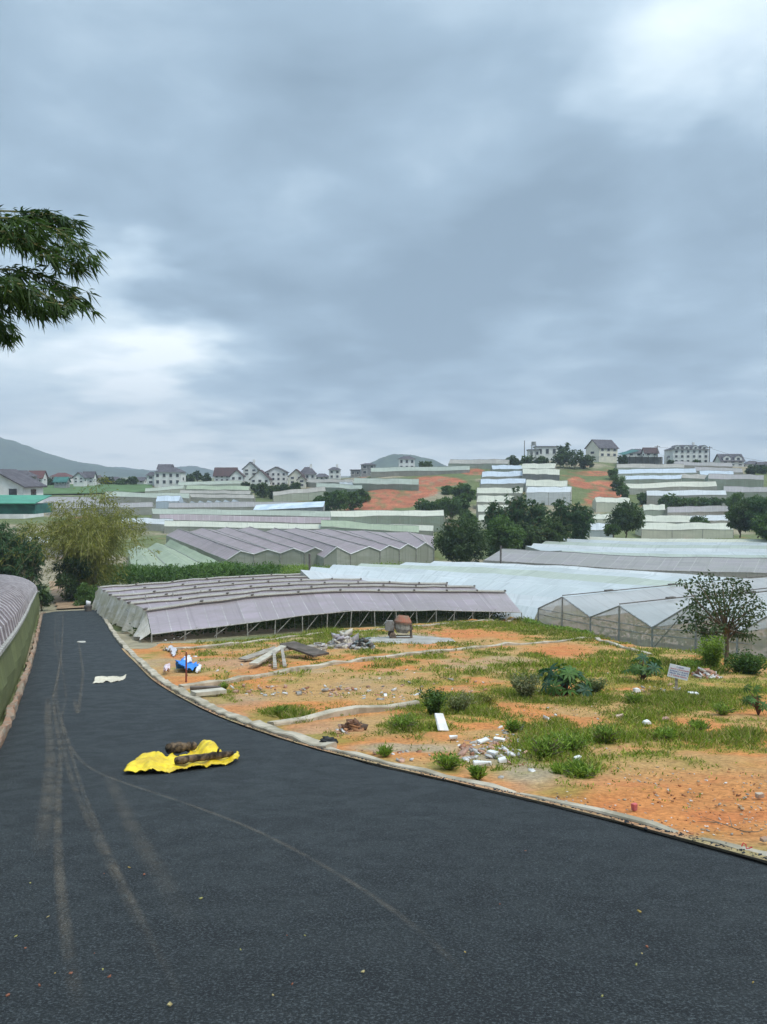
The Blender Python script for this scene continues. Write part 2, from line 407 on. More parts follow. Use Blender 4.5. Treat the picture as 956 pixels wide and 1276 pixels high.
def mtn(name, pts, Y, thick, seed):
    """a far ridge: outline heights over a broad rounded body"""
    xs = np.array([P(p[0], p[1], Y).x for p in pts]); zs = np.array([P(p[0], p[1], Y).z for p in pts])
    u = np.linspace(xs[0], xs[-1], 160); top = np.interp(u, xs, zs)
    v = np.linspace(-1, 1, 31)
    U_, V_ = np.meshgrid(u, v)
    prof = np.cos(V_ * math.pi / 2) ** 1.3
    base = -14
    z = base + (top[None, :] - base) * prof
    z = z + (fbm(U_ / 120, V_ * thick / 120, seed) - .5) * 26 * prof * (1 - .6 * (np.abs(V_) < .1)) + (fbm(U_ / 22, V_ * 20, seed + 5, 3) - .5) * 7 * prof
    y = Y + V_ * thick
    V = np.stack([U_, y, z], -1).reshape(-1, 3); n_, m_ = U_.shape
    idx = np.arange(n_ * m_).reshape(n_, m_); Q = np.stack([idx[:-1, :-1], idx[:-1, 1:], idx[1:, 1:], idx[1:, :-1]], -1).reshape(-1, 4)
    k = fbm(U_ / 50, y / 50, seed + 3).reshape(-1, 1)
    col = np.array([.035, .06, .035]) * (1 - k) + np.array([.09, .11, .06]) * k
    props(link(name, npmesh(name, V, Q, col=col), M['hillm'], smooth=True), kind='structure')
M['hillm'] = vcol_mat('forested_hill', .95, False, .05, 2)
mtn('mountain', [(-300, 520), (-120, 512), (-40, 528), (0, 545), (15, 549), (30, 557), (48, 564), (70, 571), (95, 576), (125, 581), (160, 586), (200, 590), (260, 597)], 2300, 500, 11)
mtn('hill', [(170, 600), (205, 588), (225, 582), (243, 581), (262, 586), (285, 592), (330, 600)], 2900, 300, 12)
mtn('hill', [(425, 600), (446, 588), (463, 577), (478, 570), (497, 566), (515, 568), (535, 575), (556, 584), (590, 600)], 1900, 260, 13)
mtn('hill', [(60, 600), (110, 585), (150, 583), (200, 590), (240, 600)], 3200, 300, 15)

# road edges measured on the picture, laid on the terrain
RE = [(122, 760), (143, 795), (160, 815), (172, 826), (193, 847), (214, 861), (255, 883), (293, 900), (330, 912), (379, 929), (452, 948), (531, 967), (581, 977), (650, 993), (791, 1027), (876, 1051), (956, 1074)]
LE = [(54, 764), (44, 814), (26, 871), (0, 935)]
rpts = [G(*p) for p in RE]; lpts = [G(*p) for p in LE]
ry = np.array([p.y for p in rpts][::-1]); rx = np.array([p.x for p in rpts][::-1])
ly = np.array([p.y for p in lpts][::-1]); lx = np.array([p.x for p in lpts][::-1])
ry = np.r_[-14, -3, 3, ry]; rx = np.r_[22, 10.5, 5.6, rx]
sl0 = (lx[1] - lx[0]) / (ly[1] - ly[0])
ly = np.r_[-14, ly]; lx = np.r_[lx[0] - sl0 * (ly[1] + 14) * .8, lx]
YEND = min(ry[-1], 73.0)
def smooth1(xs, ys, q):
    return (np.interp(q - .8, xs, ys) + np.interp(q, xs, ys) + np.interp(q + .8, xs, ys)) / 3
def XR(y): return smooth1(ry, rx, np.asarray(y, float))
def XL(y): return smooth1(ly, lx, np.asarray(y, float))
def build_road():
    ys = np.concatenate([np.linspace(-14, 3, 18), np.linspace(3.2, 25, 150), np.linspace(25.4, YEND, 110)])
    t = np.linspace(0, 1, 61)
    Yg, Tg = np.meshgrid(ys, t, indexing='ij')
    jag = (fbm(ys * 2.2, ys * 0 + 3, 4) - .5) * .12
    xr = XR(ys)[:, None] + jag[:, None]; xl = XL(ys)[:, None]
    X = xl + (xr - xl) * Tg
    Z = T(X, Yg) + .03 + (fbm(X / 1.5, Yg / 1.5, 8) - .5) * .03 - .05 * (np.abs(Tg - .5) * 2) ** 12
    V = np.stack([X, Yg, Z], -1).reshape(-1, 3); n_, m_ = X.shape
    idx = np.arange(n_ * m_).reshape(n_, m_); Q = np.stack([idx[:-1, :-1], idx[:-1, 1:], idx[1:, 1:], idx[1:, :-1]], -1).reshape(-1, 4)
    m, n = newmat('fresh_asphalt')
    tc = n.node('ShaderNodeTexCoord').outputs['Object']
    big = n.noise(tc, .35, 5, .6); mid = n.noise(tc, 2.2, 5, .65, .4); fine = n.noise(tc, 60, 4, .8)
    vor = n.node('ShaderNodeTexVoronoi'); n.put(vor.inputs['Vector'], tc); vor.inputs['Scale'].default_value = 62
    c = n.mix(n.rng(big, .35, .65), (.007, .010, .011), (.013, .017, .018))
    c = n.mix(n.rng(mid, .42, .66, 0, .75), c, (.006, .008, .010))
    c = n.mix(n.rng(fine, .50, .64, 0, .75), c, (.12, .138, .142))
    c = n.mix(n.rng(fine, .47, .34, 0, .9), c, (.003, .004, .005))
    b = n.node('ShaderNodeBsdfPrincipled'); n.put(b.inputs['Base Color'], c)
    n.put(b.inputs['Roughness'], n.rng(mid, .35, .65, .60, .78)); b.inputs['Specular IOR Level'].default_value = .38
    bp = n.node('ShaderNodeBump'); bp.inputs['Strength'].default_value = 1.0; bp.inputs['Distance'].default_value = .02
    n.put(bp.inputs['Height'], n.math('ADD', n.math('MULTIPLY', vor.outputs['Distance'], .5), fine))
    bp2 = n.node('ShaderNodeBump'); bp2.inputs['Strength'].default_value = .6; bp2.inputs['Distance'].default_value = .04
    n.put(bp2.inputs['Height'], mid); n.put(bp2.inputs['Normal'], bp.outputs[0]); n.put(b.inputs['Normal'], bp2.outputs[0])
    n.node('ShaderNodeOutputMaterial', i_0=b.outputs[0])
    props(link('road', npmesh('road', V, Q), m, smooth=True), kind='structure')
build_road()
def roadz(x, y): return Tz(x, y) + .03
# dusty tyre tracks on the asphalt
def dust_mat():
    m, n = newmat('dust_track'); uv = n.node('ShaderNodeTexCoord').outputs['UV']; ob = n.node('ShaderNodeTexCoord').outputs['Object']
    s = n.node('ShaderNodeSeparateXYZ', i_0=uv)
    e = n.math('MULTIPLY', n.math('MULTIPLY', s.outputs[0], n.math('SUBTRACT', 1.0, s.outputs[0])), 4.0)
    a = n.math('MULTIPLY', e, n.rng(n.noise(ob, 2.5, 6, .7), .34, .62, .15, 1))
    a = n.math('MULTIPLY', a, n.rng(n.noise(ob, 45, 3, .7), .35, .6, .4, 1))
    a = n.math('MULTIPLY', a, n.math('MULTIPLY', s.outputs[1], .62))
    b = n.node('ShaderNodeBsdfDiffuse', i_0=(.31, .25, .18)); t = n.node('ShaderNodeBsdfTransparent')
    mm = n.node('ShaderNodeMixShader', i_0=a, i_1=t.outputs[0], i_2=b.outputs[0]); n.node('ShaderNodeOutputMaterial', i_0=mm.outputs[0]); return m
M['dust'] = dust_mat()
TR = [([(79, 762), (78, 790), (76, 826), (66, 870), (70, 905), (76, 940), (73, 990), (72, 1060), (76, 1120), (88, 1220), (100, 1276)], .10, .42),
      ([(74, 762), (72, 790), (77, 828), (83, 870), (76, 900), (88, 940), (103, 990), (140, 1080), (185, 1170), (235, 1276)], .07, .30),
      ([(70, 765), (68, 800), (74, 826), (70, 870), (76, 905), (82, 950), (92, 985), (115, 1040), (160, 1130), (190, 1200)], .10, .28),
      ([(76, 895), (90, 940), (110, 965), (165, 985), (240, 1010), (330, 1045), (400, 1085), (465, 1125), (540, 1180), (620, 1270)], .07, .30),
      ([(92, 870), (97, 896), (104, 840), (98, 800)], .12, .35), ([(60, 870), (60, 905), (64, 940), (60, 1000), (50, 1080)], .2, .4),
      ([(130, 960), (165, 1040), (205, 1110), (250, 1190)], .2, .2)]
for k, (pts, wd, al) in enumerate(TR):
    g = [G(*p) for p in pts]
    fine_ = []
    for a, b in zip(g[:-1], g[1:]):
        q = max(2, int((b - a).length / .5))
        fine_ += [a.lerp(b, i / q) for i in range(q)]
    fine_.append(g[-1]); mb = MB()
    for _ in range(3): fine_ = [fine_[0]] + [(fine_[i - 1] + fine_[i] * 2 + fine_[i + 1]) / 4 for i in range(1, len(fine_) - 1)] + [fine_[-1]]
    L, Rr_ = [], []
    for i, p in enumerate(fine_):
        d = fine_[min(i + 1, len(fine_) - 1)] - fine_[max(i - 1, 0)]; s = Vector((d.y, -d.x, 0)).normalized() * wd / 2
        for lst, q in ((L, p - s), (Rr_, p + s)): lst.append(Vector((q.x, q.y, Tz(q.x, q.y) + .055 + .004 * k)))
    for i in range(len(L) - 1):
        f0 = al * min(1, i / 4, (len(L) - 1 - i) / 4); f1 = al * min(1, (i + 1) / 4, (len(L) - 2 - i) / 4)
        mb.quad(L[i], Rr_[i], Rr_[i + 1], L[i + 1], ((0, f0), (1, f0), (1, f1), (0, f1)))
    props(mb.build('tyre_track', M['dust']), kind='structure')

# ---------------------------------------------------------------- the building plot
GB = [(690, 925, 48, 24, 1), (755, 918, 28, 14, 1), (560, 955, 24, 12, .9), (512, 905, 34, 11, .95), (565, 880, 50, 14, .9), (660, 862, 40, 16, .9), (725, 965, 28, 9, .9),
      (830, 925, 60, 18, .65), (870, 885, 90, 26, .55), (790, 905, 60, 16, .6), (600, 895, 50, 12, .75), (780, 830, 120, 16, .7), (620, 782, 70, 9, .9), (720, 790, 40, 10, .8), (330, 798, 150, 6, .7), (415, 793, 60, 6, .9),
      (590, 845, 120, 16, .5), (350, 892, 45, 7, .8), (230, 815, 30, 4, .4), (925, 905, 40, 22, .6), (690, 835, 80, 18, .65), (880, 860, 80, 18, .9), (840, 842, 60, 12, 1), (760, 845, 60, 10, .8), (540, 900, 30, 10, .7), (460, 868, 60, 8, .2), (400, 885, 40, 6, .3),
      (480, 930, 40, 8, .3), (430, 815, 80, 7, .35), (520, 840, 60, 10, .35), (300, 855, 60, 9, .3), (740, 870, 60, 12, .6), (640, 940, 50, 14, .45), (480, 848, 90, 7, .25), (860, 940, 60, 8, .35), (565, 828, 90, 9, .5), (610, 965, 20, 8, .5),(700, 775, 40, 6, .8)]
BARE = [(860, 1000, 140, 42, 1), (430, 868, 130, 16, .8), (585, 792, 70, 8, .9), (700, 812, 45, 8, 1), (225, 820, 28, 10, .8), (590, 935, 60, 16, .5), (480, 845, 70, 8, .3), (280, 830, 60, 8, .5), (790, 960, 60, 12, .6), (440, 912, 30, 9, .7), (320, 870, 30, 5, .5)]
def pix(x, y, z):
    c_, s_ = math.cos(PITCH), math.sin(PITCH)
    dep = np.maximum(y * c_ - z * s_, .5); up = y * s_ + z * c_
    return CX + F * x / dep, CY - F * up / dep
def gmask(x, y):
    z = T(x, y); px, py = pix(x, y, z)
    w1 = fbm(x / 1.1, y / 1.1, 41); w2 = fbm(x / .35, y / .35, 43, 3)
    g = np.full(np.shape(x), .27)
    for (a, b, rx_, ry_, k) in GB:
        d = ((px - a) / (rx_ * 1.15)) ** 2 + ((py - b) / (ry_ * 1.2)) ** 2
        g = np.maximum(g, k * np.clip(1.5 - d, 0, 1))
    for (a, b, rx_, ry_, k) in BARE:
        d = ((px - a) / rx_) ** 2 + ((py - b) / ry_) ** 2
        g = g * (1 - k * np.clip(1.35 - d, 0, 1))
    return np.clip(g * .98 + (w1 - .56) * 2.2 * np.clip(g * 3, 0, 1) + (w2 - .5) * 1.0 * np.clip(g * 3, 0, 1), 0, 1), px, py
LF = [(189, 809), (300, 802), (400, 790), (500, 783), (587, 776), (651, 771), (672, 775), (747, 797), (813, 813), (921, 822), (1100, 845)]  # far edge of the plot
lf = [G(*p) for p in LF]
lfx = np.array([p.x for p in lf]); lfy = np.array([p.y for p in lf])
def build_lot():
    ys = np.concatenate([np.linspace(-2, 30, 380), np.linspace(30.2, 66, 210)])
    q = np.concatenate([np.arange(0, 12, .09), np.arange(12, 46, .17)])
    Yg, Qg = np.meshgrid(ys, q, indexing='ij'); X = XR(Yg) - .12 + Qg
    Z = T(X, Yg) + .035 + (fbm(X / 2, Yg / 2, 51) - .5) * .16 * np.clip((Qg - .25) / 1.2, 0, 1) + (fbm(X / .5, Yg / .5, 55) - .5) * .07 * np.clip((Qg - .25) / .5, 0, 1)
    g, px, py = gmask(X, Yg)
    n1 = fbm(X / 2.3, Yg / 2.3, 61)[..., None]; n2 = fbm(X / .6, Yg / .6, 63)[..., None]; n3 = fbm(X / 5, Yg / 5, 65)[..., None]
    orange = np.array([.52, .205, .065]); red = np.array([.50, .14, .05]); tan = np.array([.42, .27, .11]); grey = np.array([.34, .28, .19]); gg = np.array([.21, .20, .035])
    c = orange * np.ones_like(n1)
    k = sm((n1 - .38) * 5) * .78; 
    kb = np.zeros(X.shape)
    for (a, b, rx_, ry_) in ((860, 1010, 190, 45), (585, 790, 70, 7), (700, 812, 45, 9), (225, 815, 30, 8)):
        d = ((px - a) / rx_) ** 2 + ((py - b) / ry_) ** 2; kb = np.maximum(kb, np.clip(1.4 - d, 0, 1))
    kb = kb[..., None]; k = k * (1 - .85 * kb); c = c * (1 - k) + tan * k
    k = sm((n3 - .55) * 6) * .5 * (1 - kb); c = c * (1 - k) + grey * k
    k = kb * sm((n2 - .42) * 4) * .45; c = c * (1 - k) + red * k
    for (a, b, rx_, ry_) in ((505, 795, 40, 7), (455, 795, 20, 5), (505, 935, 70, 6), (660, 965, 40, 14), (620, 945, 50, 12)):
        d = ((px - a) / rx_) ** 2 + ((py - b) / ry_) ** 2; k = (np.clip(1.4 - d, 0, 1) * .8)[..., None]; c = c * (1 - k) + grey * k
    k = (sm(g * 1.5) * .72)[..., None]; c = c * (1 - k) + gg * (.8 + .5 * n2) * k
    edge = np.clip(1 - Qg / .35, 0, 1)[..., None]; c = c * (1 - .6 * edge) + grey * .6 * edge
    V = np.stack([X, Yg, Z], -1).reshape(-1, 3); n_, m_ = X.shape
    idx = np.arange(n_ * m_).reshape(n_, m_); Q = np.stack([idx[:-1, :-1], idx[:-1, 1:], idx[1:, 1:], idx[1:, :-1]], -1).reshape(-1, 4)
    lim = np.interp(X, lfx, lfy) + 2.0
    keep = ((Yg < lim) & ((X < 30)))
    keep = keep & ~((Yg > lfy[0]) & (X < lfx[0] - .2))
    kq = keep[:-1, :-1].reshape(-1); Q = Q[kq]
    props(link('building_plot_ground', npmesh('building_plot_ground', V, Q, col=c.reshape(-1, 3)), vcol_mat('clay_soil', .95, False, 14, .035), smooth=True), kind='structure')
build_lot()
def LZ(x, y): return Tz(x, y) + .04

def leafmesh(name, B, D, L, W, C, droop=.12, up=None):
    B = np.asarray(B, float); D = np.asarray(D, float); N = len(B)
    D = D / np.maximum(np.linalg.norm(D, axis=1, keepdims=True), 1e-6)
    L = np.broadcast_to(L, (N,))[:, None]; W = np.broadcast_to(W, (N,))[:, None]
    r = rng.normal(size=(N, 3)) if up is None else np.broadcast_to(up, (N, 3)) + rng.normal(size=(N, 3)) * .35
    S = np.cross(D, r); S /= np.maximum(np.linalg.norm(S, axis=1, keepdims=True), 1e-6)
    dz = np.zeros((N, 3)); dz[:, 2] = -1
    V = np.stack([B, B + D * L * .42 + S * W * .5, B + D * L + dz * L * droop, B + D * L * .42 - S * W * .5], 1).reshape(-1, 3)
    Q = np.arange(N * 4).reshape(N, 4)
    return npmesh(name, V, Q, col=np.repeat(np.asarray(C), 4, axis=0))
def build_grass():
    N = 230000
    # more candidates close to the camera, where blades are large in the picture
    y = np.r_[rng.uniform(3, 22, N // 2), rng.uniform(18, 64, N // 2)]
    x = XR(y) + rng.uniform(0.05, 1, N) * np.where(y < 22, 20, 36)
    g, px, py = gmask(x, y)
    ok = (rng.random(N) < g ** 1.3 * .9 + .012) & (y < np.interp(x, lfx, lfy) + 1.0) & (px < 1030) & (y > 3)
    ok &= ~((y > lfy[0]) & (x < lfx[0]))
    x, y, g = x[ok], y[ok], g[ok]; z = T(x, y) + .03
    K = 4; n = len(x)
    B = np.repeat(np.stack([x, y, z], 1), K, 0); B[:, :2] += rng.normal(size=(n * K, 2)) * .05
    gk = np.repeat(g, K)
    D = rng.normal(size=(n * K, 3)) * .55; D[:, 2] = 1
    H = (.05 + .16 * gk * rng.random(n * K)) * (1 + .6 * (np.repeat(fbm(x / 1.4, y / 1.4, 91), K) > .58)) * (1 + .5 * (B[:, 1] > 25))
    t = rng.random((n * K, 1)); dry = (rng.random((n * K, 1)) < .30)
    dk = np.repeat(fbm(x / 1.8, y / 1.8, 95), K)[:, None]
    C = (np.array([.08, .13, .012]) * (1 - t) + np.array([.29, .34, .05]) * t) * (.55 + .9 * dk); C = np.where(dry, np.array([.38, .32, .13]) * (.6 + .5 * t), C)
    me = leafmesh('grass', B, D, H, np.where(B[:, 1] > 25, .035, .02), C, .15)
    o = link('grass', me, M['bladem']); props(o, 'patchy green and dry grass growing on the orange building plot', 'grass', kind='stuff')
build_grass()

def chip_mesh(name, pos, size, cols):
    """irregular broken lumps"""
    N = len(pos); base = np.array([(-1,-1,-1),(1,-1,-1),(1,1,-1),(-1,1,-1),(-1,-1,1),(1,-1,1),(1,1,1),(-1,1,1)], float)
    V = base[None] * (1 + rng.uniform(-.4, .4, (N, 8, 3))); s = size[:, None, None] * np.stack([rng.uniform(.5, 1.3, N), rng.uniform(.4, 1, N), rng.uniform(.18, .5, N)], 1)[:, None, :]
    V = V * s * .5; a = rng.uniform(0, 6.28, N); ca, sa = np.cos(a)[:, None], np.sin(a)[:, None]
    x = V[:, :, 0] * ca - V[:, :, 1] * sa; y = V[:, :, 0] * sa + V[:, :, 1] * ca
    V = np.stack([x, y, V[:, :, 2] + x * rng.normal(size=(N, 1)) * .3], -1) + pos[:, None, :]
    q = np.array([(0,3,2,1),(4,5,6,7),(0,1,5,4),(1,2,6,5),(2,3,7,6),(3,0,4,7)])
    Q = (q[None] + (np.arange(N) * 8)[:, None, None]).reshape(-1, 4)
    return npmesh(name, V.reshape(-1, 3), Q, col=np.repeat(cols, 8, 0))
def scatter(name, label, blobs, smin, smax, pal):
    ps, sz, cs = [], [], []
    for (a, b, rx_, ry_, n) in blobs:
        for _ in range(int(n * .7)):
            r, t = math.sqrt(random.random()), random.random() * 6.28
            p = G(a + rx_ * r * math.cos(t), b + ry_ * r * math.sin(t)); s = random.uniform(smin, smax) * random.choice((.6, .8, 1, 1, 1.5))
            if p.x < float(XR(p.y)) + .1: continue
            ps.append((p.x, p.y, LZ(p.x, p.y) + s * .1)); sz.append(s); cs.append(np.array(random.choice(pal)) * random.uniform(.7, 1.1))
    o = link(name, chip_mesh(name, np.array(ps), np.array(sz), np.array(cs)), M['stone']); props(o, label, 'rubble', kind='stuff')
WH = (.66, .63, .60); PK = (.50, .30, .22); GY_ = (.38, .35, .31); DK = (.13, .11, .09); BR = (.36, .17, .10)
scatter('rubble', 'scattered white and pink chips of broken tile and brick on the clay', [
    (615, 935, 45, 14, 150), (640, 915, 25, 8, 30), (590, 945, 20, 10, 30), (820, 862, 40, 8, 60), (880, 850, 25, 7, 40), (470, 868, 70, 11, 120), (400, 862, 40, 7, 60), (430, 915, 14, 8, 36), (280, 828, 60, 14, 40), (330, 862, 50, 8, 60),
    (760, 890, 90, 20, 26), (560, 850, 90, 18, 40), (640, 965, 30, 12, 10), (740, 850, 60, 12, 16), (215, 800, 20, 12, 30), (500, 945, 40, 8, 20)],
    .04, .12, [WH, PK, PK, GY_, BR, WH, GY_])
scatter('gravel', 'small stones and clods lying over the clay plot', [
    (860, 1000, 160, 48, 900), (600, 900, 200, 60, 600), (440, 860, 150, 28, 500), (820, 900, 140, 50, 400), (560, 800, 120, 16, 160), (300, 835, 80, 25, 200), (740, 1000, 60, 20, 150)],
    .010, .030, [(.42, .18, .08), (.30, .14, .07), GY_, (.45, .32, .2), WH])
# ------------------------------------------------------------------ kerbs
def strip_solid(name, pts, wd, h, mat_, label=None, cat=None, kind=None, group=None, off=0.0, jit=.015, step=.5, sink=.15):
    fine_ = []
    for a, b in zip(pts[:-1], pts[1:]):
        q = max(1, int((Vector(b) - Vector(a)).length / step)); fine_ += [Vector(a).lerp(Vector(b), i / q) for i in range(q)]
    fine_.append(Vector(pts[-1])); org = fine_[0].copy(); org.z = Tz(org.x, org.y)
    mb = MB(); sec = []
    for i, p in enumerate(fine_):
        d = fine_[min(i + 1, len(fine_) - 1)] - fine_[max(i - 1, 0)]; s = Vector((d.y, -d.x, 0)).normalized()
        z = Tz(p.x, p.y); j = lambda: random.uniform(-jit, jit)
        a = p + s * (off - wd / 2 + j()); b = p + s * (off + wd / 2 + j()); hh = h + j() * 1.5
        sec.append([Vector((a.x, a.y, z - sink)) - org, Vector((a.x, a.y, z + hh - .02)) - org, Vector((a.x * .9 + b.x * .1, a.y * .9 + b.y * .1, z + hh)) - org,
                    Vector((a.x * .1 + b.x * .9, a.y * .1 + b.y * .9, z + hh + j())) - org, Vector((b.x, b.y, z + hh - .02)) - org, Vector((b.x, b.y, z - sink)) - org])
    n_ = len(sec)
    V = [tuple(v) for s in sec for v in s]; Q = [(i * 6 + k, i * 6 + k + 1, (i + 1) * 6 + k + 1, (i + 1) * 6 + k) for i in range(n_ - 1) for k in range(5)]
    me = bpy.data.meshes.new(name); me.from_pydata(V, [], Q + [(0, 1, 2, 3, 4, 5), tuple((n_ - 1) * 6 + k for k in (5, 4, 3, 2, 1, 0))]); me.update()
    o = link(name, me, mat_); o.location = org
    return props(o, label, cat, group, kind)
ys = np.concatenate([np.arange(2, 30, .35), np.arange(30, YEND - .5, .8)])
strip_solid('kerb', [(float(XR(v)) + .13, v, 0) for v in ys if v > 13], .24, .10, M['concrete'], kind='structure', step=5, jit=.022)
strip_solid('kerb', [(float(XR(v)) + .05, v, 0) for v in ys if v <= 13.4], .10, .05, M['concrete'], kind='structure', step=5, jit=.02)
strip_solid('kerb', [(float(XL(v)) - .10, v, 0) for v in np.arange(6, YEND - 1, .4)], .15, .10, M['brick'], kind='structure', step=5, jit=.05)
# crumbs of asphalt spilling over the edge
def crumbs():
    ps = []; sz = []
    for _ in range(2600):
        y = random.uniform(3.5, 30); x = float(XR(y)) + random.gauss(0, .05) - .02
        ps.append((x, y, Tz(x, y) + .035)); sz.append(random.uniform(.008, .026) * random.choice((1, 1, 1, 1.6)))
    o = link('asphalt_crumbs', chip_mesh('asphalt_crumbs', np.array(ps), np.array(sz), np.tile(np.array([[.03, .034, .038]]), (len(ps), 1))), M['stone'])
    props(o, 'loose black asphalt crumbs along the edge of the road', 'rubble', kind='stuff')
crumbs()
def litter():
    ps = []; sz = []; cs = []
    for (a, b) in [(38, 1107), (32, 1190), (88, 1222), (212, 1262), (180, 1096), (452, 1220), (806, 1188), (800, 1197), (938, 1234), (340, 1250), (300, 1192), (130, 1095), (380, 1174), (655, 1066), (20, 1175), (60, 1150), (10, 1250)] + [(random.uniform(0, 250), random.uniform(1080, 1270)) for _ in range(6)]+ [(random.uniform(250, 950), random.uniform(1100, 1270)) for _ in range(8)]:
        p = G(a, b); ps.append((p.x, p.y, p.z + .045)); sz.append(random.uniform(.008, .022)); cs.append(random.choice([(.35, .25, .08), (.42, .34, .16), (.25, .10, .06), (.3, .28, .1)]))
    o = link('fallen_leaves', chip_mesh('fallen_leaves', np.array(ps), np.array(sz), np.array(cs)), M['stone'])
    props(o, 'dry bamboo leaf bits fallen on the near asphalt', 'leaf litter', kind='stuff')
litter()
LINES = [([(226, 861), (300, 848), (380, 835), (418, 829), (521, 816), (631, 805), (680, 803), (745, 797)], 'longest low footing, running from the kerb across the middle of the plot'),
         ([(336, 907), (380, 900), (445, 889), (520, 883)], 'short low footing nearest the road ending at the weeds'),
         ([(245, 884 - 12), (290, 868)], None),
         ([(204, 812), (260, 808), (330, 800), (400, 791), (449, 788), (505, 783), (587, 777), (640, 772)], 'pale concrete footing along the open front of the mauve net greenhouse'),
         ([(668, 779), (700, 787), (750, 801), (810, 818)], 'low concrete footing under the gable walls of the clear film greenhouse')]
for pts, lab in LINES:
    if lab: strip_solid('footing', [tuple(G(*p)) for p in pts], .22, .14, M['concrete'], lab, 'footing', group='low wall footings on the plot', step=.7, jit=.035)
# ------------------------------------------------------------------ greenhouses
M['gutter'] = mat('dull_gutter', (.30, .31, .30), (.22, .22, .20), 2)
def resample(pl, n):
    pl = [Vector(p) for p in pl]; d = [0]
    for a, b in zip(pl[:-1], pl[1:]): d.append(d[-1] + (b - a).length)
    t = np.linspace(0, d[-1], n); A = np.array(pl)
    return [Vector((np.interp(q, d, A[:, 0]), np.interp(q, d, A[:, 1]), np.interp(q, d, A[:, 2]))) for q in t]
def lines_gh(label, lines, kinds, roofm, wallm, group=None, walls='flbr', posts=None, roofms=None, vent=None, sag=.05, name='greenhouse', sink=.3, roofparts=True, minwall=None):
    """lines: 3-D polylines front to back, kinds e/r/v; closes the house down to the ground"""
    n_ = len(lines[0]); org = lines[0][0].copy(); org.z = Tz(org.x, org.y)
    root = empty(name, org, label, 'greenhouse', group)
    Ls = [[p - org for p in l] for l in lines]
    for l, k in zip(Ls, kinds):
        for i in range(1, n_ - 1): l[i].z += random.uniform(-sag, sag)
    def bz(p): 
        z = Tz(p.x + org.x, p.y + org.y) - org.z - sink
        return min(z, p.z - .3)
    # roof: one part per span
    spans = []; k0 = 0
    for i in range(1, len(Ls)):
        if kinds[i] in 'ev' : spans.append((k0, i)); k0 = i
    for si, (a, b) in enumerate(spans):
        mb = MB(); v = 0
        for i in range(a, b):
            A, B = Ls[i], Ls[i + 1]; u = 0; h = (B[0] - A[0]).length
            for j in range(n_ - 1):
                du = (A[j + 1] - A[j]).length
                sub = 2
                for q in range(sub):
                    t0, t1 = q / sub, (q + 1) / sub
                    sg0 = Vector((0, 0, -.04 if q == 1 else 0)); sg1 = Vector((0, 0, -.04 if q == 0 else 0))
                    mb.quad(A[j].lerp(B[j], t0) + sg0, A[j + 1].lerp(B[j + 1], t0) + sg0, A[j + 1].lerp(B[j + 1], t1) + sg1, A[j].lerp(B[j], t1) + sg1,
                            ((u, v + h * t0), (u + du, v + h * t0), (u + du, v + h * t1), (u, v + h * t1)))
                u += du
            v += h
        mm = roofms[si % len(roofms)] if roofms else roofm
        mb.build('roof', mm, root)
    for k, l in enumerate(Ls):
        if kinds[k] == 'v' and not vent: mb = MB(); mb.tube([p + Vector((0, -.03, .03)) for p in l], .06, 4); mb.build('gutter', M['gutter'], root)
        if kinds[k] == 'r' and len(Ls) == 3: mb = MB(); mb.tube([p + Vector((0, 0, .03)) for p in l], .06, 4); mb.build('ridge_rail', M['gutter'], root)
    if vent:
        for k, l in enumerate(Ls):
            if kinds[k] != 'r': continue
            mb = MB()
            for j in range(n_ - 1):
                up = Vector((0, 0, vent[0])); a, b = l[j], l[j + 1]; s = Vector((0, vent[1], 0)); u0 = j * 2; 
                mb.quad(a - s + up * .0, b - s + up * .0, b + up, a + up, ((u0, 0), (u0 + 2, 0), (u0 + 2, .6), (u0, .6)))
                mb.quad(a + up, b + up, b + s, a + s, ((u0, 0), (u0 + 2, 0), (u0 + 2, .6), (u0, .6)))
            mb.build('ridge_vent', vent[2], root)
            L_ = sum((l[j + 1] - l[j]).length for j in range(n_ - 1)); q = max(2, int(L_ / 3.2)); rs = resample(l, q + 1)
            for p in rs: mb = MB(); mb.box(p + Vector((0, -vent[1] * .5, vent[0] + .0)), (.14, .35, .09)); mb.build('ridge_clip', M['dark_post'], root)
            mb = MB(); mb.tube([p + Vector((0, -vent[1] * .9, .03)) for p in l], .03, 5); mb.build('ridge_rail', M['wood'], root)
    def wall(nm, top, m):
        mb = MB(); u = 0
        for a, b in zip(top[:-1], top[1:]):
            du = (Vector((b.x, b.y, 0)) - Vector((a.x, a.y, 0))).length; za, zb = bz(a), bz(b)
            mb.quad((a.x, a.y, za), (b.x, b.y, zb), b, a, ((u, 0), (u + du, 0), (u + du, b.z - zb), (u, a.z - za))); u += du
        return mb.build(nm, m, root)
    if 'f' in walls: wall('side_wall', Ls[0], wallm)
    if 'b' in walls: wall('side_wall', Ls[-1], wallm)
    if 'l' in walls: wall('end_wall', [l[0] for l in Ls], wallm)
    if 'r' in walls: wall('end_wall', [l[-1] for l in Ls], wallm)
    if posts:
        for (li, sp, rad) in posts:
            l = Ls[li]; L_ = sum((l[j + 1] - l[j]).length for j in range(n_ - 1)); rs = resample(l, max(2, int(L_ / sp) + 1))
            for p in rs:
                mb = MB(); mb.tube([(p.x + random.uniform(-.1, .1), p.y, bz(p)), (p.x, p.y, p.z)], rad, 5); mb.build('post', M['post'], root)
            mb = MB(); mb.tube([p + Vector((0, -.02, -.02)) for p in rs], rad * .8, 5); mb.build('eave_rail', M['post'], root)
    return root
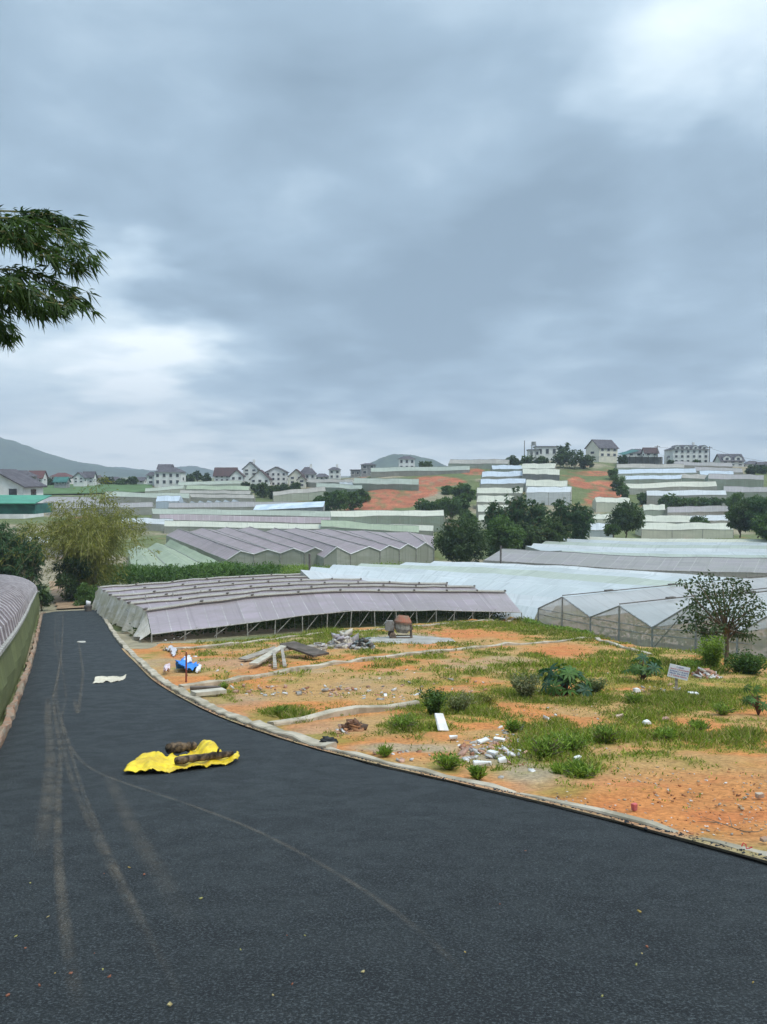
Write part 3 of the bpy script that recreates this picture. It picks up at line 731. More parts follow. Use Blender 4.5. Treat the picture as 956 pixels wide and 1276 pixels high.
def off(line, dist, dz):
    """shift a polyline horizontally square to its run; dist>0 is away from the camera"""
    d = line[-1] - line[0]; s = Vector((-d.y, d.x, 0)).normalized()
    if s.y < 0: s = -s
    return [p + s * dist + Vector((0, 0, dz)) for p in line]
def rows_gh(label, rows, drop, hw, roofm, wallm, n=14, eave=None, **kw):
    rd = [resample([P(*p) for p in r], n) for r in rows]
    ef = resample([P(*p) for p in eave], n) if eave else off(rd[0], -hw, -drop)
    lines = [ef]; kinds = 'e'
    for i, r in enumerate(rd):
        lines.append(r); kinds += 'r'
        if i < len(rd) - 1:
            lines.append([(a + b) / 2 - Vector((0, 0, drop)) for a, b in zip(r, rd[i + 1])]); kinds += 'v'
    lines.append(off(rd[-1], hw, -drop)); kinds += 'e'
    return lines_gh(label, lines, kinds, roofm, wallm, **kw)

# the open-fronted mauve net house beside the road
A0, B0 = Vector((-12.2, 40.5)), Vector((11.0, 61.0))
def onl(px, py, A=A0, B=B0):
    a = (px - CX) / F * 1.0; # x = a*Y on this ray
    # A + t(B-A): Ax + t dx = a (Ay + t dy)
    t = (a * A.y - A.x) / ((B.x - A.x) - a * (B.y - A.y)); Y = A.y + t * (B.y - A.y)
    return (px, py, Y)
EV = [onl(*p) for p in [(189, 790), (225, 785), (288, 778), (335, 773), (400, 764), (440, 761), (541, 760.5), (600, 761), (650, 763)]]
A1, B1 = Vector((-13.2, 43.0)), Vector((9.6, 63.0))
R0 = [onl(*p, A1, B1) for p in [(183, 760), (205, 757), (257, 750), (320, 742), (400, 737), (460, 736), (515, 735.5), (570, 736), (629, 737)]]
def row(pts, Y0, Y1):
    X0 = (pts[0][0] - CX) / F * Y0; X1 = (pts[-1][0] - CX) / F * Y1
    return [onl(*p, Vector((X0, Y0)), Vector((X1, Y1))) for p in pts]
ROWS = [R0,
        row([(162, 752), (205, 748), (257, 743), (320, 736), (400, 731), (470, 730), (591, 731)], 48, 67),
        row([(150, 747), (205, 742), (257, 737), (320, 731), (400, 726.5), (470, 726), (557, 727)], 53, 71),
        row([(139, 742), (205, 737), (257, 731), (320, 726), (380, 722.5), (450, 722)], 58, 74),
        row([(131, 737), (205, 731), (257, 726), (320, 721), (380, 718.5), (430, 718)], 64, 78),
        row([(124, 732), (205, 726), (257, 721), (320, 717), (380, 715.5), (412, 716)], 70, 82)]
net = rows_gh('open fronted greenhouse of mauve netting beside the road behind the plot', ROWS, .75, 2.2, M['mauve'], M['ragged'], n=20, eave=EV, walls='b',
              posts=[(0, 1.9, .04)], vent=(.10, .45, M['tan']), sag=.045)
# inner posts, hanging cords, sagging side net folds
def inner(root):
    o = root.location
    ef = resample([P(*p) for p in EV], 60); rr = resample([P(*p) for p in R0], 60)
    for row_k, (dd, hh) in enumerate(((4.2, -.1), (8.4, .1), (12.6, .2))):
        l = off(ef, dd, 0); rs = l[2:-2:4]
        for p in rs:
            if p.x < float(XR(p.y)) + 1.5: continue
            mb = MB(); x, y = p.x - o.x, p.y - o.y; g = Tz(p.x, p.y) - o.z
            mb.tube([(x, y, g - .3), (x + random.uniform(-.08, .08), y, p.z - o.z + hh)], .045, 5); mb.build('post', M['post'], root)
    mb = MB()
    for k in range(26):
        p = off(ef, 4.2, 0)[int(k * 2.2) + 2]; q = off(ef, 8.4, 0)[min(59, int(k * 2.2) + 4)]
        mb.tube([p - o, q - o], .02, 4)
    for i in range(3, 57, 4):
        p = ef[i]; g = Tz(p.x, p.y); mb.tube([(p.x - o.x, p.y - o.y, g - o.z), (ef[i + 2].x - o.x, ef[i + 2].y - o.y + .1, p.z - o.z)], .018, 4)
    for i in range(2, 58):
        if i % 2: p = ef[i]; g = Tz(p.x, p.y + 1.5); mb.tube([(p.x - o.x, p.y - o.y + 1.5, g - o.z), (p.x - o.x + random.uniform(-.1, .1), p.y - o.y + 1.5, p.z - o.z + .3)], .014, 3)
    mb.build('brace_wire', M['post'], root)
    # ragged hem of netting hanging at the corner
    mb = MB(); p0 = P(*EV[0]) - o; prev = None
    lw = [P(p[0], p[1], p[2]) for p in EV[:1]] + [P(*r[0]) for r in ROWS]
    pts = resample(lw, 46)
    for i, p in enumerate(pts):
        q = p - o; g = Tz(p.x, p.y) - o.z; f = -.28 + .22 * math.sin(i * 1.9) + random.uniform(-.12, .12)
        top = Vector((q.x - .05, q.y, q.z + .05)); mid = Vector((q.x - .25 + f * .5, q.y, q.z * .5 + g * .5)); bot = Vector((q.x - .35 + f, q.y + random.uniform(-.1, .1), g + random.uniform(-.05, .25)))
        if prev:
            mb.quad(prev[1], mid, top, prev[0], ((i, .9), (i + 1, .9), (i + 1, 1.8), (i, 1.8))); mb.quad(prev[2], bot, mid, prev[1], ((i, 0), (i + 1, 0), (i + 1, .9), (i, .9)))
        prev = (top, mid, bot)
    mb.build('side_net', M['ragged'], root, True)
inner(net)
# crop rows inside, dark green
def crop():
    ef = resample([P(*p) for p in EV], 60); B = []; o = []
    for dd in np.arange(1.6, 17, 1.3):
        l = off(ef, dd, 0)
        for p in l[1:]:
            for _ in range(26): p.x > float(XR(p.y)) + 1.2 and B.append((p.x + random.uniform(-.35, .35), p.y + random.uniform(-.35, .35), Tz(p.x, p.y) + random.uniform(.0, .55)))
    B = np.array(B); D = rng.normal(size=B.shape); D[:, 2] = np.abs(D[:, 2]); t = rng.random((len(B), 1))
    me = leafmesh('crop_rows', B, D, .26, .12, np.array([.03, .06, .015]) * (1 - t) + np.array([.07, .11, .03]) * t)
    props(link('crop_rows', me, M['leaf']), 'dark green crop growing in rows under the open mauve net house', 'crop', kind='stuff')
crop()
# retaining block at the corner of the plot
def corner_block():
    a, b = G(193, 822), G(208, 838); mb = MB(); base = Vector((a.x, a.y, Tz(a.x, a.y)))
    A = [P(189, 811, 41), P(197, 810, 41), P(211, 829, 35.5), P(203, 831, 35.2)]
    top = [p - base for p in A]; bot = [Vector((p.x, p.y, Tz(p.x, p.y) - base.z - .3)) - Vector((base.x, base.y, 0)) for p in A]
    mb.quad(*top); 
    for i in range(4): mb.quad(bot[i], bot[(i + 1) % 4], top[(i + 1) % 4], top[i])
    o = mb.build('corner_wall', M['concrete']); o.location = base
    props(o, 'pale sloping concrete wall end at the road corner of the mauve net greenhouse', 'wall')
corner_block()

M['cream2'] = film('greenish_film', (.56, .61, .52), (.48, .53, .45), (.68, .7, .64), 3, 3, .06, .0, .4, dirt=.6)
# wavy clear-film house behind it
N2 = [[(430, 737, 70), (520, 741, 68), (600, 749, 66), (672, 757, 62)],
      [(374.5, 710, 76), (520, 727, 74), (640, 740, 69), (700, 744, 66)],
      [(388, 706, 80), (560, 719, 78), (700, 731, 75), (780, 737, 73)],
      [(415, 703.5, 86), (600, 714, 83), (760, 726, 79), (860, 733, 77)],
      [(450, 702, 90), (620, 708, 88), (780, 719, 85), (960, 734, 82)],
      [(506, 700.5, 95), (700, 708, 92), (860, 719, 89), (1060, 733, 86)],
      [(541, 699, 100), (700, 705, 97), (860, 716, 94), (1060, 730, 90)]]
rows_gh('long wavy greenhouse of pale blue film behind the mauve net house', N2, .95, 2.0, M['bluew'], M['wall'], n=20, sag=.07,
        roofms=[M['bluew'], M['white'], M['bluew'], M['bluew'], M['cream2'], M['bluew'], M['white']])
# the gabled clear greenhouse at the right
def gabled():
    e = [P(671, 758, 60), P(736, 769, 51), P(813, 782, 44), P(919, 789, 39.5), P(1060, 806, 35)]
    a = [P(701, 744, 55.5), P(772, 755, 47.5), P(868, 749, 42), P(985, 752, 37.2)]
    near = [e[0], a[0], e[1], a[1], e[2], a[2], e[3], a[3], e[4]]; kinds = 'erverveve'
    kinds = ''.join('r' if i % 2 else ('e' if i in (0, 8) else 'v') for i in range(9))
    U = Vector((.87, .48, -.002)); n_ = 16
    lines = [[p + U * (i * 2.3) for i in range(n_)] for p in near]
    lines = lines[::-1]; kinds = kinds[::-1]     # front to back
    root = lines_gh('clear film greenhouse with gable ends facing the plot, behind the small dark tree', lines, kinds, M['bluew'], M['clearwall'], walls='frb', sag=.03,
                    roofms=[M['roofclear']])
    o = root.location
    for k, p in enumerate(near):        # gable end frames and film
        g = Tz(p.x, p.y) - .2; q = p - o; mb = MB(); mb.tube([(q.x, q.y, g - o.z), (q.x, q.y, q.z)], .06, 6); mb.build('post', M['steel'], root)
    for k in range(4):
        A, B, C = near[2 * k] - o, near[2 * k + 1] - o, near[2 * k + 2] - o
        mb = MB(); mb.tube([A, B, C], .055, 5); mb.build('gable_rail', M['steel'], root)
        mb = MB(); mb.tube([A + Vector((0, 0, -.05)), C + Vector((0, 0, -.05))], .03, 5)
        gA, gC = Tz(A.x + o.x, A.y + o.y) - o.z, Tz(C.x + o.x, C.y + o.y) - o.z
        mb.tube([Vector((A.x, A.y, gA * .35 + A.z * .65)), Vector((C.x, C.y, gC * .35 + C.z * .65))], .03, 5)
        if k == 2: mb.tube([Vector((A.x, A.y, gA)), A.lerp(B, .9)], .035, 5)
        mb.build('cross_rail', M['steel'], root)
        m_ = MB(); q = 8; u = 0
        for i in range(q):
            for (s, t, p0, p1) in ((i / q, (i + 1) / q, A, B), (i / q, (i + 1) / q, B, C)):
                a_, b_ = p0.lerp(p1, s), p0.lerp(p1, t)
                ga, gb = Tz(a_.x + o.x, a_.y + o.y) - o.z - .2, Tz(b_.x + o.x, b_.y + o.y) - o.z - .2
                m_.quad((a_.x, a_.y, ga), (b_.x, b_.y, gb), b_, a_, ((u, 0), (u + .6, 0), (u + .6, b_.z - gb), (u, a_.z - ga))); u += .6
        m_.build('end_wall', M['clearwall'], root)
    for k in range(1, 8, 2):            # ridge vents flaps
        l = [near[k] - o + U * (i * 2.3) for i in range(n_)]
        mb = MB(); mb.tube([p + Vector((0, 0, .12)) for p in l], .04, 5)
        for p in l[2::3]: mb.box(p + Vector((0, 0, .16)), (.7, .25, .12), .5)
        mb.build('ridge_rail', M['dark_post'], root)
    # soil floor and yellow crop inside the panes
    B = []
    for k in range(2600):
        i = random.randrange(8); p = near[i].lerp(near[i + 1], random.random()) + U * random.uniform(.8, 12)
        cl_ = fbm(np.array(p.x * .7), np.array(p.y * .7), 5)
        if cl_ > .42: B.append((p.x, p.y, Tz(p.x, p.y) + random.uniform(0, .9)))
    B = np.array(B); D = rng.normal(size=B.shape); t = rng.random((len(B), 1))
    props(link('crop_plants', leafmesh('crop_plants', B, D, .35, .2, np.array([.30, .24, .05]) * (1 - t) + np.array([.16, .2, .05]) * t), M['leaf']), 'yellowing crop plants inside the clear gabled greenhouse', 'crop', kind='stuff')
    mb = MB(); pts = [near[0] + U, near[8] + U, near[8] + U * 33, near[0] + U * 33]
    n1_ = 24
    for i in range(n1_):
        for j in range(n1_):
            def q_(s, t):
                p = pts[0].lerp(pts[1], s).lerp(pts[3].lerp(pts[2], s), t); return (p.x, p.y, Tz(p.x, p.y) + .06)
            mb.quad(q_(i / n1_, j / n1_), q_((i + 1) / n1_, j / n1_), q_((i + 1) / n1_, (j + 1) / n1_), q_(i / n1_, (j + 1) / n1_))
    props(mb.build('greenhouse_soil', mat('pinkish_soil', (.70, .50, .37), (.60, .42, .30), 1.5)), kind='structure')
gabled()

# long mauve house with white and cream spans behind it
rows_gh('long low greenhouse with a grey mauve roof crossing the right of the valley', [[(626, 684, 108), (700, 688, 106), (805, 694, 104), (956, 696, 102), (1100, 699, 101)]], 1.3, 4,
        M['mauveg'], M['tan'], n=26, eave=[(603, 698, 102), (700, 703, 100), (772, 709, 98.5), (956, 714, 97), (1100, 718, 96)], posts=[(0, 3.2, .06)], group='greenhouses across the valley')
rows_gh('wide striped greenhouse of white and cream spans behind the long mauve one', [
    [(700, 686, 113), (805, 690, 110), (956, 692, 109), (1100, 694, 108)],
    [(655, 680, 118), (760, 686, 115), (956, 688, 114), (1100, 689, 113)],
    [(665, 677, 124), (800, 683, 121), (956, 684, 120), (1100, 685, 119)],
    [(680, 674, 130), (800, 679, 128), (956, 680, 127), (1100, 681, 126)],
    [(695, 671, 136), (800, 675, 135), (956, 676, 134), (1100, 676, 133)],
    [(715, 668, 142), (800, 671, 142), (956, 672, 141), (1100, 672, 141)]], .5, 2.6, M['white'], M['wall'], n=18, group='greenhouses across the valley',
    roofms=[M['cream2'], M['bluew'], M['white'], M['cream2'], M['bluew'], M['cream']])
# mauve gables across the path: ridges run away to the left
def ridged(label, fronts, Yf, ends, Ye, roofm, wallm, eave_drop, group, roofms=None, flat=0, **kw):
    """fronts/ends: pixel points eave,ridge,valley,... of the near and the far gable ends"""
    lines = []
    for k, (f, e) in enumerate(zip(fronts, ends)):
        if k % 2 == 0 and flat and 0 < k < len(fronts) - 1: f = (f[0], f[1] - flat); e = (e[0], e[1] - flat * .8)
        a, b = P(f[0], f[1], Yf[k] if hasattr(Yf, '__len__') else Yf), P(e[0], e[1], Ye[k] if hasattr(Ye, '__len__') else Ye)
        lines.append([a.lerp(b, i / 11) for i in range(12)])
    kinds = ''.join('r' if i % 2 else 'v' for i in range(len(lines))); kinds = 'e' + kinds[1:-1] + 'e'
    root = lines_gh(label, lines, kinds, roofm, wallm, group=group, roofms=roofms, **kw)
    if flat:
        mb = MB(); mb.tube([l[0] - root.location + Vector((0, -.08, .05)) for l in lines], .09, 5); mb.build('gable_trim', M['trim'], root)
        for l in lines[::2]: mb = MB(); q = l[0] - root.location; g = Tz(l[0].x, l[0].y) - root.location.z; mb.tube([(q.x, q.y - .1, g), (q.x, q.y - .1, q.z)], .06, 5); mb.build('post', M['post'], root)
        for l in lines[1::2]: mb = MB(); mb.tube([p - root.location + Vector((0, 0, .06)) for p in l], .07, 4); mb.build('ridge_rail', M['post'], root)
    return root
g1 = 'greenhouses across the valley'
fr = [(283, 698), (300, 687), (317, 694), (334, 685), (350, 693), (366, 683.5), (380, 692), (393, 682.5), (411, 690)]
en = [(207, 667), (222, 659), (236, 665), (252, 658), (268, 663), (282, 657), (296, 662), (311, 656.5), (325, 661)]
ridged('mauve net greenhouse of four gables behind the pale green net roof', fr, 112, en, 152, M['mauve2'], M['gablewall'], 1, g1, flat=3.2)
fr = [(404, 695), (420, 682), (437, 694), (460, 681.5), (474, 690), (485, 680), (498, 688), (508, 678), (519, 687), (530, 676.5), (541, 684)]
en = [(330, 663), (342, 658), (352, 663), (368, 658), (388, 663), (408, 659), (430, 664), (452, 661), (478, 666), (508, 663), (541, 668)]
ridged('mauve net greenhouse of five gables beside the dense dark tree', fr, [108, 108, 110, 112, 113, 114, 115, 116, 117, 118, 119], en, 152, M['mauve2'], M['gablewall'], 1, g1, flat=3.2)
fr = [(165, 712), (190, 705), (215, 711), (238, 704), (262, 708), (275, 701), (281, 704)]
en = [(160, 686), (172, 680), (184, 683), (195, 676), (205, 679), (212, 672), (218, 676)]
ridged('pale green net greenhouse between the bamboo and the mauve gables', fr, [96, 96, 98, 99, 100, 101, 102], en, 132, M['pgreen'], M['pgreen'], 1, g1)

# ---- long strips: one span each, front eave and ridge given in the picture
def strip(label, x0, x1, yr, ye, yb, dy=0.0, roof='cream', wall='wall', hw=3.0, group=None, Y=None, name='greenhouse', Yr=None):
    Y0 = GY(x0, yb + 1); Y1 = GY(x1, yb + 1 + dy)
    if 1:
        Y0 -= 6 if Y0 > 215 else 3; Y1 -= 6 if Y1 > 215 else 3
        if abs(Y0 - Y1) > 14: Y1 = Y0 + (14 if Y1 > Y0 else -14)
    ns = 8; ye = min(ye + .7, yb - .5); yr -= .3; q1, q2, wv = random.uniform(-1.2, 1.2), random.uniform(-1.5, 1.5), random.uniform(0, 6)
    E = [P(x0 + (x1 - x0) * i / ns + (q1 if i in (0, ns) else 0), ye + dy * i / ns + .28 * math.sin(i * 1.3 + wv), Y0 + (Y1 - Y0) * i / ns) for i in range(ns + 1)]
    Rr_ = [P(x0 + (x1 - x0) * i / ns + (q2 if i in (0, ns) else 0), yr + dy * i / ns + .28 * math.sin(i * 1.3 + wv), Y0 + (Y1 - Y0) * i / ns + hw) for i in range(ns + 1)]
    drop = max(.3, min(1.5, Rr_[0].z - E[0].z))
    Bk = [p + Vector((0, hw, -drop)) for p in Rr_]
    lines_gh(label, [E, Rr_, Bk], 'ere', M[roof], M[wall], group=group, sag=.16, posts=[(0, 5.5, .07)])
gt = 'terraced greenhouses on the far slope'
S = [  # middle distance, left of centre
 ('long cream strip greenhouse running across the valley behind the mauve gables', 205, 540, 649, 655, 662, 6, 'cream', 'wall', 3, 168),
 ('long mauve strip greenhouse just above the cream strip', 200, 470, 641, 647, 652, 5, 'mauve2', 'tan', 3, 186),
 ('pale strip greenhouse above the mauve strip, reaching the teal walled house', 190, 430, 634, 640, 645, 3, 'ggreen', 'wall', 3, 200),
 ('low mauve roofed strip behind the blue roofed shed', 210, 400, 627, 632, 638, -2, 'mauveg', 'wall', 3.5, 226),
 ('cream roofed greenhouse with a teal film wall in front of the scrub bank', 412, 553, 637, 643, 661, -1, 'cream', 'wallg', 3, 176),
 ('pale green strip greenhouse in front of the teal walled one', 400, 522, 648, 655, 664, 8, 'pgreen', 'ggreen', 3, 160),
 ('small grey green strip with a rounded end on the left slope below the white villa', 130, 235, 613, 618, 623, 2, 'ggreen', 'wall', 3, 262),
 ('blue tinted strip on the left slope above the gabled row', 195, 224, 618, 624, 632, 0, 'blue', 'blue', 3, 240),
 ('pale strip on the left slope reaching the bamboo top', 60, 190, 628, 633, 639, -2, 'mauveg', 'wall', 3, 205),
 ('washed out white strip behind the bamboo', 150, 215, 645, 651, 657, 2, 'white', 'wall', 3, 180),
 ('pale mauve strip left of the bamboo, below the green field', 45, 120, 619, 625, 632, 1, 'mauveg', 'white', 3, 215),
 ('cream strip partly hidden behind the left of the bamboo', 30, 110, 668, 675, 690, 2, 'white', 'wall', 3, 122),
 # left domed field terraces
 ('topmost pale green terrace under the brown roofed houses', 222, 302, 601, 604, 607, -2, 'ggreen', 'ggreen', 3, 312),
 ('green terrace strip second below the brown roofed houses', 232, 310, 605, 609, 612, 1, 'pgreen', 'ggreen', 3, 298),
 ('dull brown terrace strip third below the brown roofed houses', 224, 312, 611, 614, 617, 1, 'tan', 'wallg', 3, 280),
 ('brown terrace strip with a green wall lowest under the houses', 222, 316, 616, 619, 623, 1, 'tan', 'wall', 3, 262),
 ('pale strip at the left edge of the terraced mound', 180, 228, 609, 612, 617, -4, 'ggreen', 'ggreen', 3, 285),
 ('cream terrace right of the dark trees under the town', 340, 405, 613, 617, 624, -6, 'tan', 'ggreen', 3, 260),
 # centre left slope
 ('grey strip greenhouse below the small white tower house', 380, 440, 597, 600, 604, 1, 'tan', 'wall', 3, 300),
 ('wide grey green strip left of the red banks', 395, 452, 602, 606, 613, 3, 'ggreen', 'wallg', 3, 282),
 ('pale green strip greenhouse just above the red banks', 440, 521, 596, 602, 611, 1, 'ggreen', 'wallg', 3.5, 280),
 ('small white roofed strip between two grey green ones on the centre slope', 424, 440, 601, 604, 609, 0, 'white', 'wall', 3, 290),
 ('long grey strip greenhouse below the white hilltop house', 463, 586, 583, 587, 593, -2, 'ggreen', 'tan', 3.5, 312),
 ('grey hilltop greenhouse right of the small round tree', 560, 634, 573, 577, 582, 0, 'tan', 'ggreen', 3.5, 326),
]
for k, s in enumerate(S): strip(*s[:9], s[9], g1 if s[10] < 250 else gt, s[10])
S2 = [ # stepped block in the centre: blue column then cream column
 ('top pale blue strip of the stepped block, left column', 614, 651, 580, 584, 588, 0, 'blue', 'wallg', 3, 316),
 ('second pale blue strip of the stepped block', 600, 654, 588, 593.5, 597, -1, 'blue', 'wall', 3, 304),
 ('third pale blue strip of the stepped block, above the cream ones', 599, 655, 597.5, 602.5, 608, -1, 'blue', 'wall', 3, 290),
 ('white strip fourth down the left column of the stepped block', 595, 652, 608, 614, 618, 0, 'cream', 'wall', 3, 276),
 ('cream strip fifth down the left column of the stepped block', 595, 640, 618, 625, 629, 0, 'cream', 'wall', 3, 262),
 ('cream strip sixth down the left column, beside the dark bamboo', 596, 636, 629, 637, 642, 0, 'cream', 'wall', 3, 248),
 ('lowest cream strip of the left column, above the dark trees', 597, 632, 642, 648, 656, 0, 'cream', 'cream', 3, 232),
 ('top cream strip of the stepped block, right column', 650, 692, 578, 583, 586, 0, 'cream', 'tan', 3, 318),
 ('second cream strip of the right column, with a grey wall', 652, 698, 584, 590, 597, 1, 'cream', 'wallgn', 3, 304),
 ('third cream strip of the right column, above the dark bamboo', 655, 706, 598, 605, 609, 1, 'cream', 'white', 3, 288),
 ('white walled lowest strip of the right column behind the bamboo tops', 657, 712, 607, 613, 624, 0, 'white', 'white', 3, 272),
 # right hill
 ('topmost grey strip on the right hill, under the dark teal shed', 768, 852, 578.5, 582, 584, 0, 'tan', 'ggreen', 3, 322),
 ('topmost grey mauve strip on the right hill, under the big villa', 840, 912, 575.5, 579, 582, 1.5, 'mauveg', 'tan', 3, 324),
 ('long pale blue strip second on the right hill', 770, 868, 585, 589.5, 592, -1, 'blue', 'ggreen', 3, 312),
 ('short bright blue strip right of the long pale blue one', 873, 915, 586.5, 591.5, 594, 1, 'blue', 'ggreen', 3, 310),
 ('small grey mauve strip at the right end of the upper hill', 866, 925, 582, 586, 590, 2, 'mauveg', 'tan', 3, 316),
 ('pale blue strip third on the right hill', 778, 849, 593, 597, 603, -1, 'blue', 'wallg', 3, 300),
 ('beige strip continuing the third row on the right hill', 849, 882, 591, 595, 601, 1, 'tan', 'wallg', 3, 301),
 ('long mauve strip with a tall green wall at the right end of the hill', 883, 952, 591, 596, 607, 1, 'mauveg', 'wallg', 3, 297),
 ('cream strip in three lengths, fourth on the right hill', 781, 893, 603, 608, 612, -3, 'cream', 'wall', 3, 284),
 ('mauve strip above the bushes at the right edge', 902, 990, 606.5, 612, 619, 1, 'mauveg', 'wallg', 3, 278),
 ('white and cream strip above the dark hedge on the right hill', 806, 905, 612, 617, 626, -1, 'white', 'wall', 3, 266),
 ('short cream strip just below the hedge', 801, 828, 629, 635, 640, 0, 'cream', 'ggreen', 3, 240),
 ('long pale mauve strip below the hedge', 833, 936, 632, 638, 643, -2, 'mauveg', 'tan', 3, 240),
 ('cream strip right of the round dark tree', 800, 860, 642, 649, 653, 1, 'cream', 'wall', 3.5, 222),
 ('white strip reaching the right hand trees', 855, 912, 643, 649, 653, -1, 'white', 'tan', 3.5, 222),
 ('lowest long cream strip above the reeds', 800, 914, 652, 659, 668, 0, 'cream', 'cream', 4, 200),
 ('pale dome roofed strip left of the round dark tree', 740, 764, 641, 646, 652, 0, 'cream', 'cream', 3.5, 222),
 ('white rounded end greenhouse showing between the dark trees', 735, 765, 652, 660, 668, 0, 'white', 'white', 4, 196),
 ('pale strip with an orange wall below the red terraces', 742, 785, 620, 625, 632, 1, 'cream', 'cream', 3, 250)]
M['wallgn'] = film('grey_net_wall', (.26, .27, .27), (.22, .23, .21), (.4, .4, .4), 3, 5, .05, 0, .7)
for s in S2: strip(*s[:9], s[9], gt if s[10] > 230 else g1, s[10])
# row of small white gables
for k in range(7):
    x = 232 + k * 10.5; fr = [(x, 634 - k * .4), (x + 5, 628 - k * .4), (x + 10, 633 - k * .4)]; en = [(x - 9, 629.5 - k * .4), (x - 4, 624.5 - k * .4), (x + 1, 629 - k * .4)]
    ridged('small white gabled greenhouse, %s in the row below the left terraces' % ('leftmost', 'second', 'third', 'middle one', 'fifth', 'sixth', 'rightmost')[k], fr, 232, en, 246, M['white'], M['wall'], 1, 'row of small white gabled greenhouses')
# barrel-roofed house at the left, along the road
def barrel():
    root = empty('greenhouse', (0, 0, 0), 'barrel roofed greenhouse of ribbed mauve film with olive net side, left of the road', 'greenhouse')
    ys_ = np.linspace(9.5, 66.0, 46); sec = []
    o = Vector((float(XL(30)) - 1, 30, Tz(float(XL(30)), 30))); root.location = o
    for y in ys_:
        x = float(XL(y)) - .30 - .2 * (y / 66); g = Tz(x, y); h = float(np.interp(y, [9, 19, 40, 66], [1.25, 1.55, 1.95, 1.9]))
        sec.append((x, y, g, h))
    W_, rise = 6.4, float(1.35)
    mb = MB(); na = 14
    def pt(s, a):
        x, y, g, h = s; t = math.pi * a / na
        return Vector((x - W_ / 2 + W_ / 2 * math.cos(t), y + .22 * (x * 0), g + h + rise * math.sin(t) ** .85)) - o
    for i in range(len(sec) - 1):
        sub = 1
        for a in range(na):
            l0 = 7.2 / na * a
            mb.quad(pt(sec[i], a), pt(sec[i], a + 1), pt(sec[i + 1], a + 1), pt(sec[i + 1], a), ((ys_[i], l0), (ys_[i], l0 + .5), (ys_[i + 1], l0 + .5), (ys_[i + 1], l0)))
    mb.build('roof', film('ribbed_mauve_film', (.36, .28, .31), (.28, .23, .23), (.52, .47, .46), 1.25, 30, .16, 0, .5, dirt=.5), root, True)
    mb = MB()
    for i in range(0, len(sec) - 1):
        for q in (0,):
            mb.tube([pt(sec[i], a) + Vector((0, 0, .035)) for a in range(na + 1)], .045, 4)
    mb.build('roof_hoop', mat('hoop', (.42, .38, .38), (.30, .27, .27)), root)
    mb = MB()
    for i in range(len(sec) - 1):
        (x, y, g, h), (x2, y2, g2, h2) = sec[i], sec[i + 1]
        f0 = .05 * math.sin(i * 2.1); f1 = .05 * math.sin((i + 1) * 2.1)
        a, b = Vector((x, y, g + h)) - o, Vector((x2, y2, g2 + h2)) - o; c, d = Vector((x + .12 + f0, y, g + h * .45)) - o, Vector((x2 + .12 + f1, y2, g2 + h2 * .45)) - o
        e, f = Vector((x + .05, y, g - .1)) - o, Vector((x2 + .05, y2, g2 - .1)) - o
        mb.quad(c, d, b, a, ((y, .8), (y2, .8), (y2, 1.6), (y, 1.6))); mb.quad(e, f, d, c, ((y, 0), (y2, 0), (y2, .8), (y, .8)))
    mb.build('side_net', M['olive'], root, True)
    mb = MB(); mb.tube([Vector((s[0] + .06, s[1], s[2] + s[3])) - o for s in sec], .07, 5); mb.build('gutter_rail', M['post'], root)
    mb = MB(); s = sec[-1]; mb.poly([pt(s, a) for a in range(na + 1)] + [Vector((s[0] - W_, s[1], s[2] - .2)) - o, Vector((s[0], s[1], s[2] - .2)) - o]); mb.build('end_wall', M['olive'], root)
    s = sec[0]; mb = MB(); mb.poly([pt(s, a) for a in range(na + 1)] + [Vector((s[0] - W_, s[1], s[2] - .2)) - o, Vector((s[0], s[1], s[2] - .2)) - o]); mb.build('end_wall', M['olive'], root)
barrel()
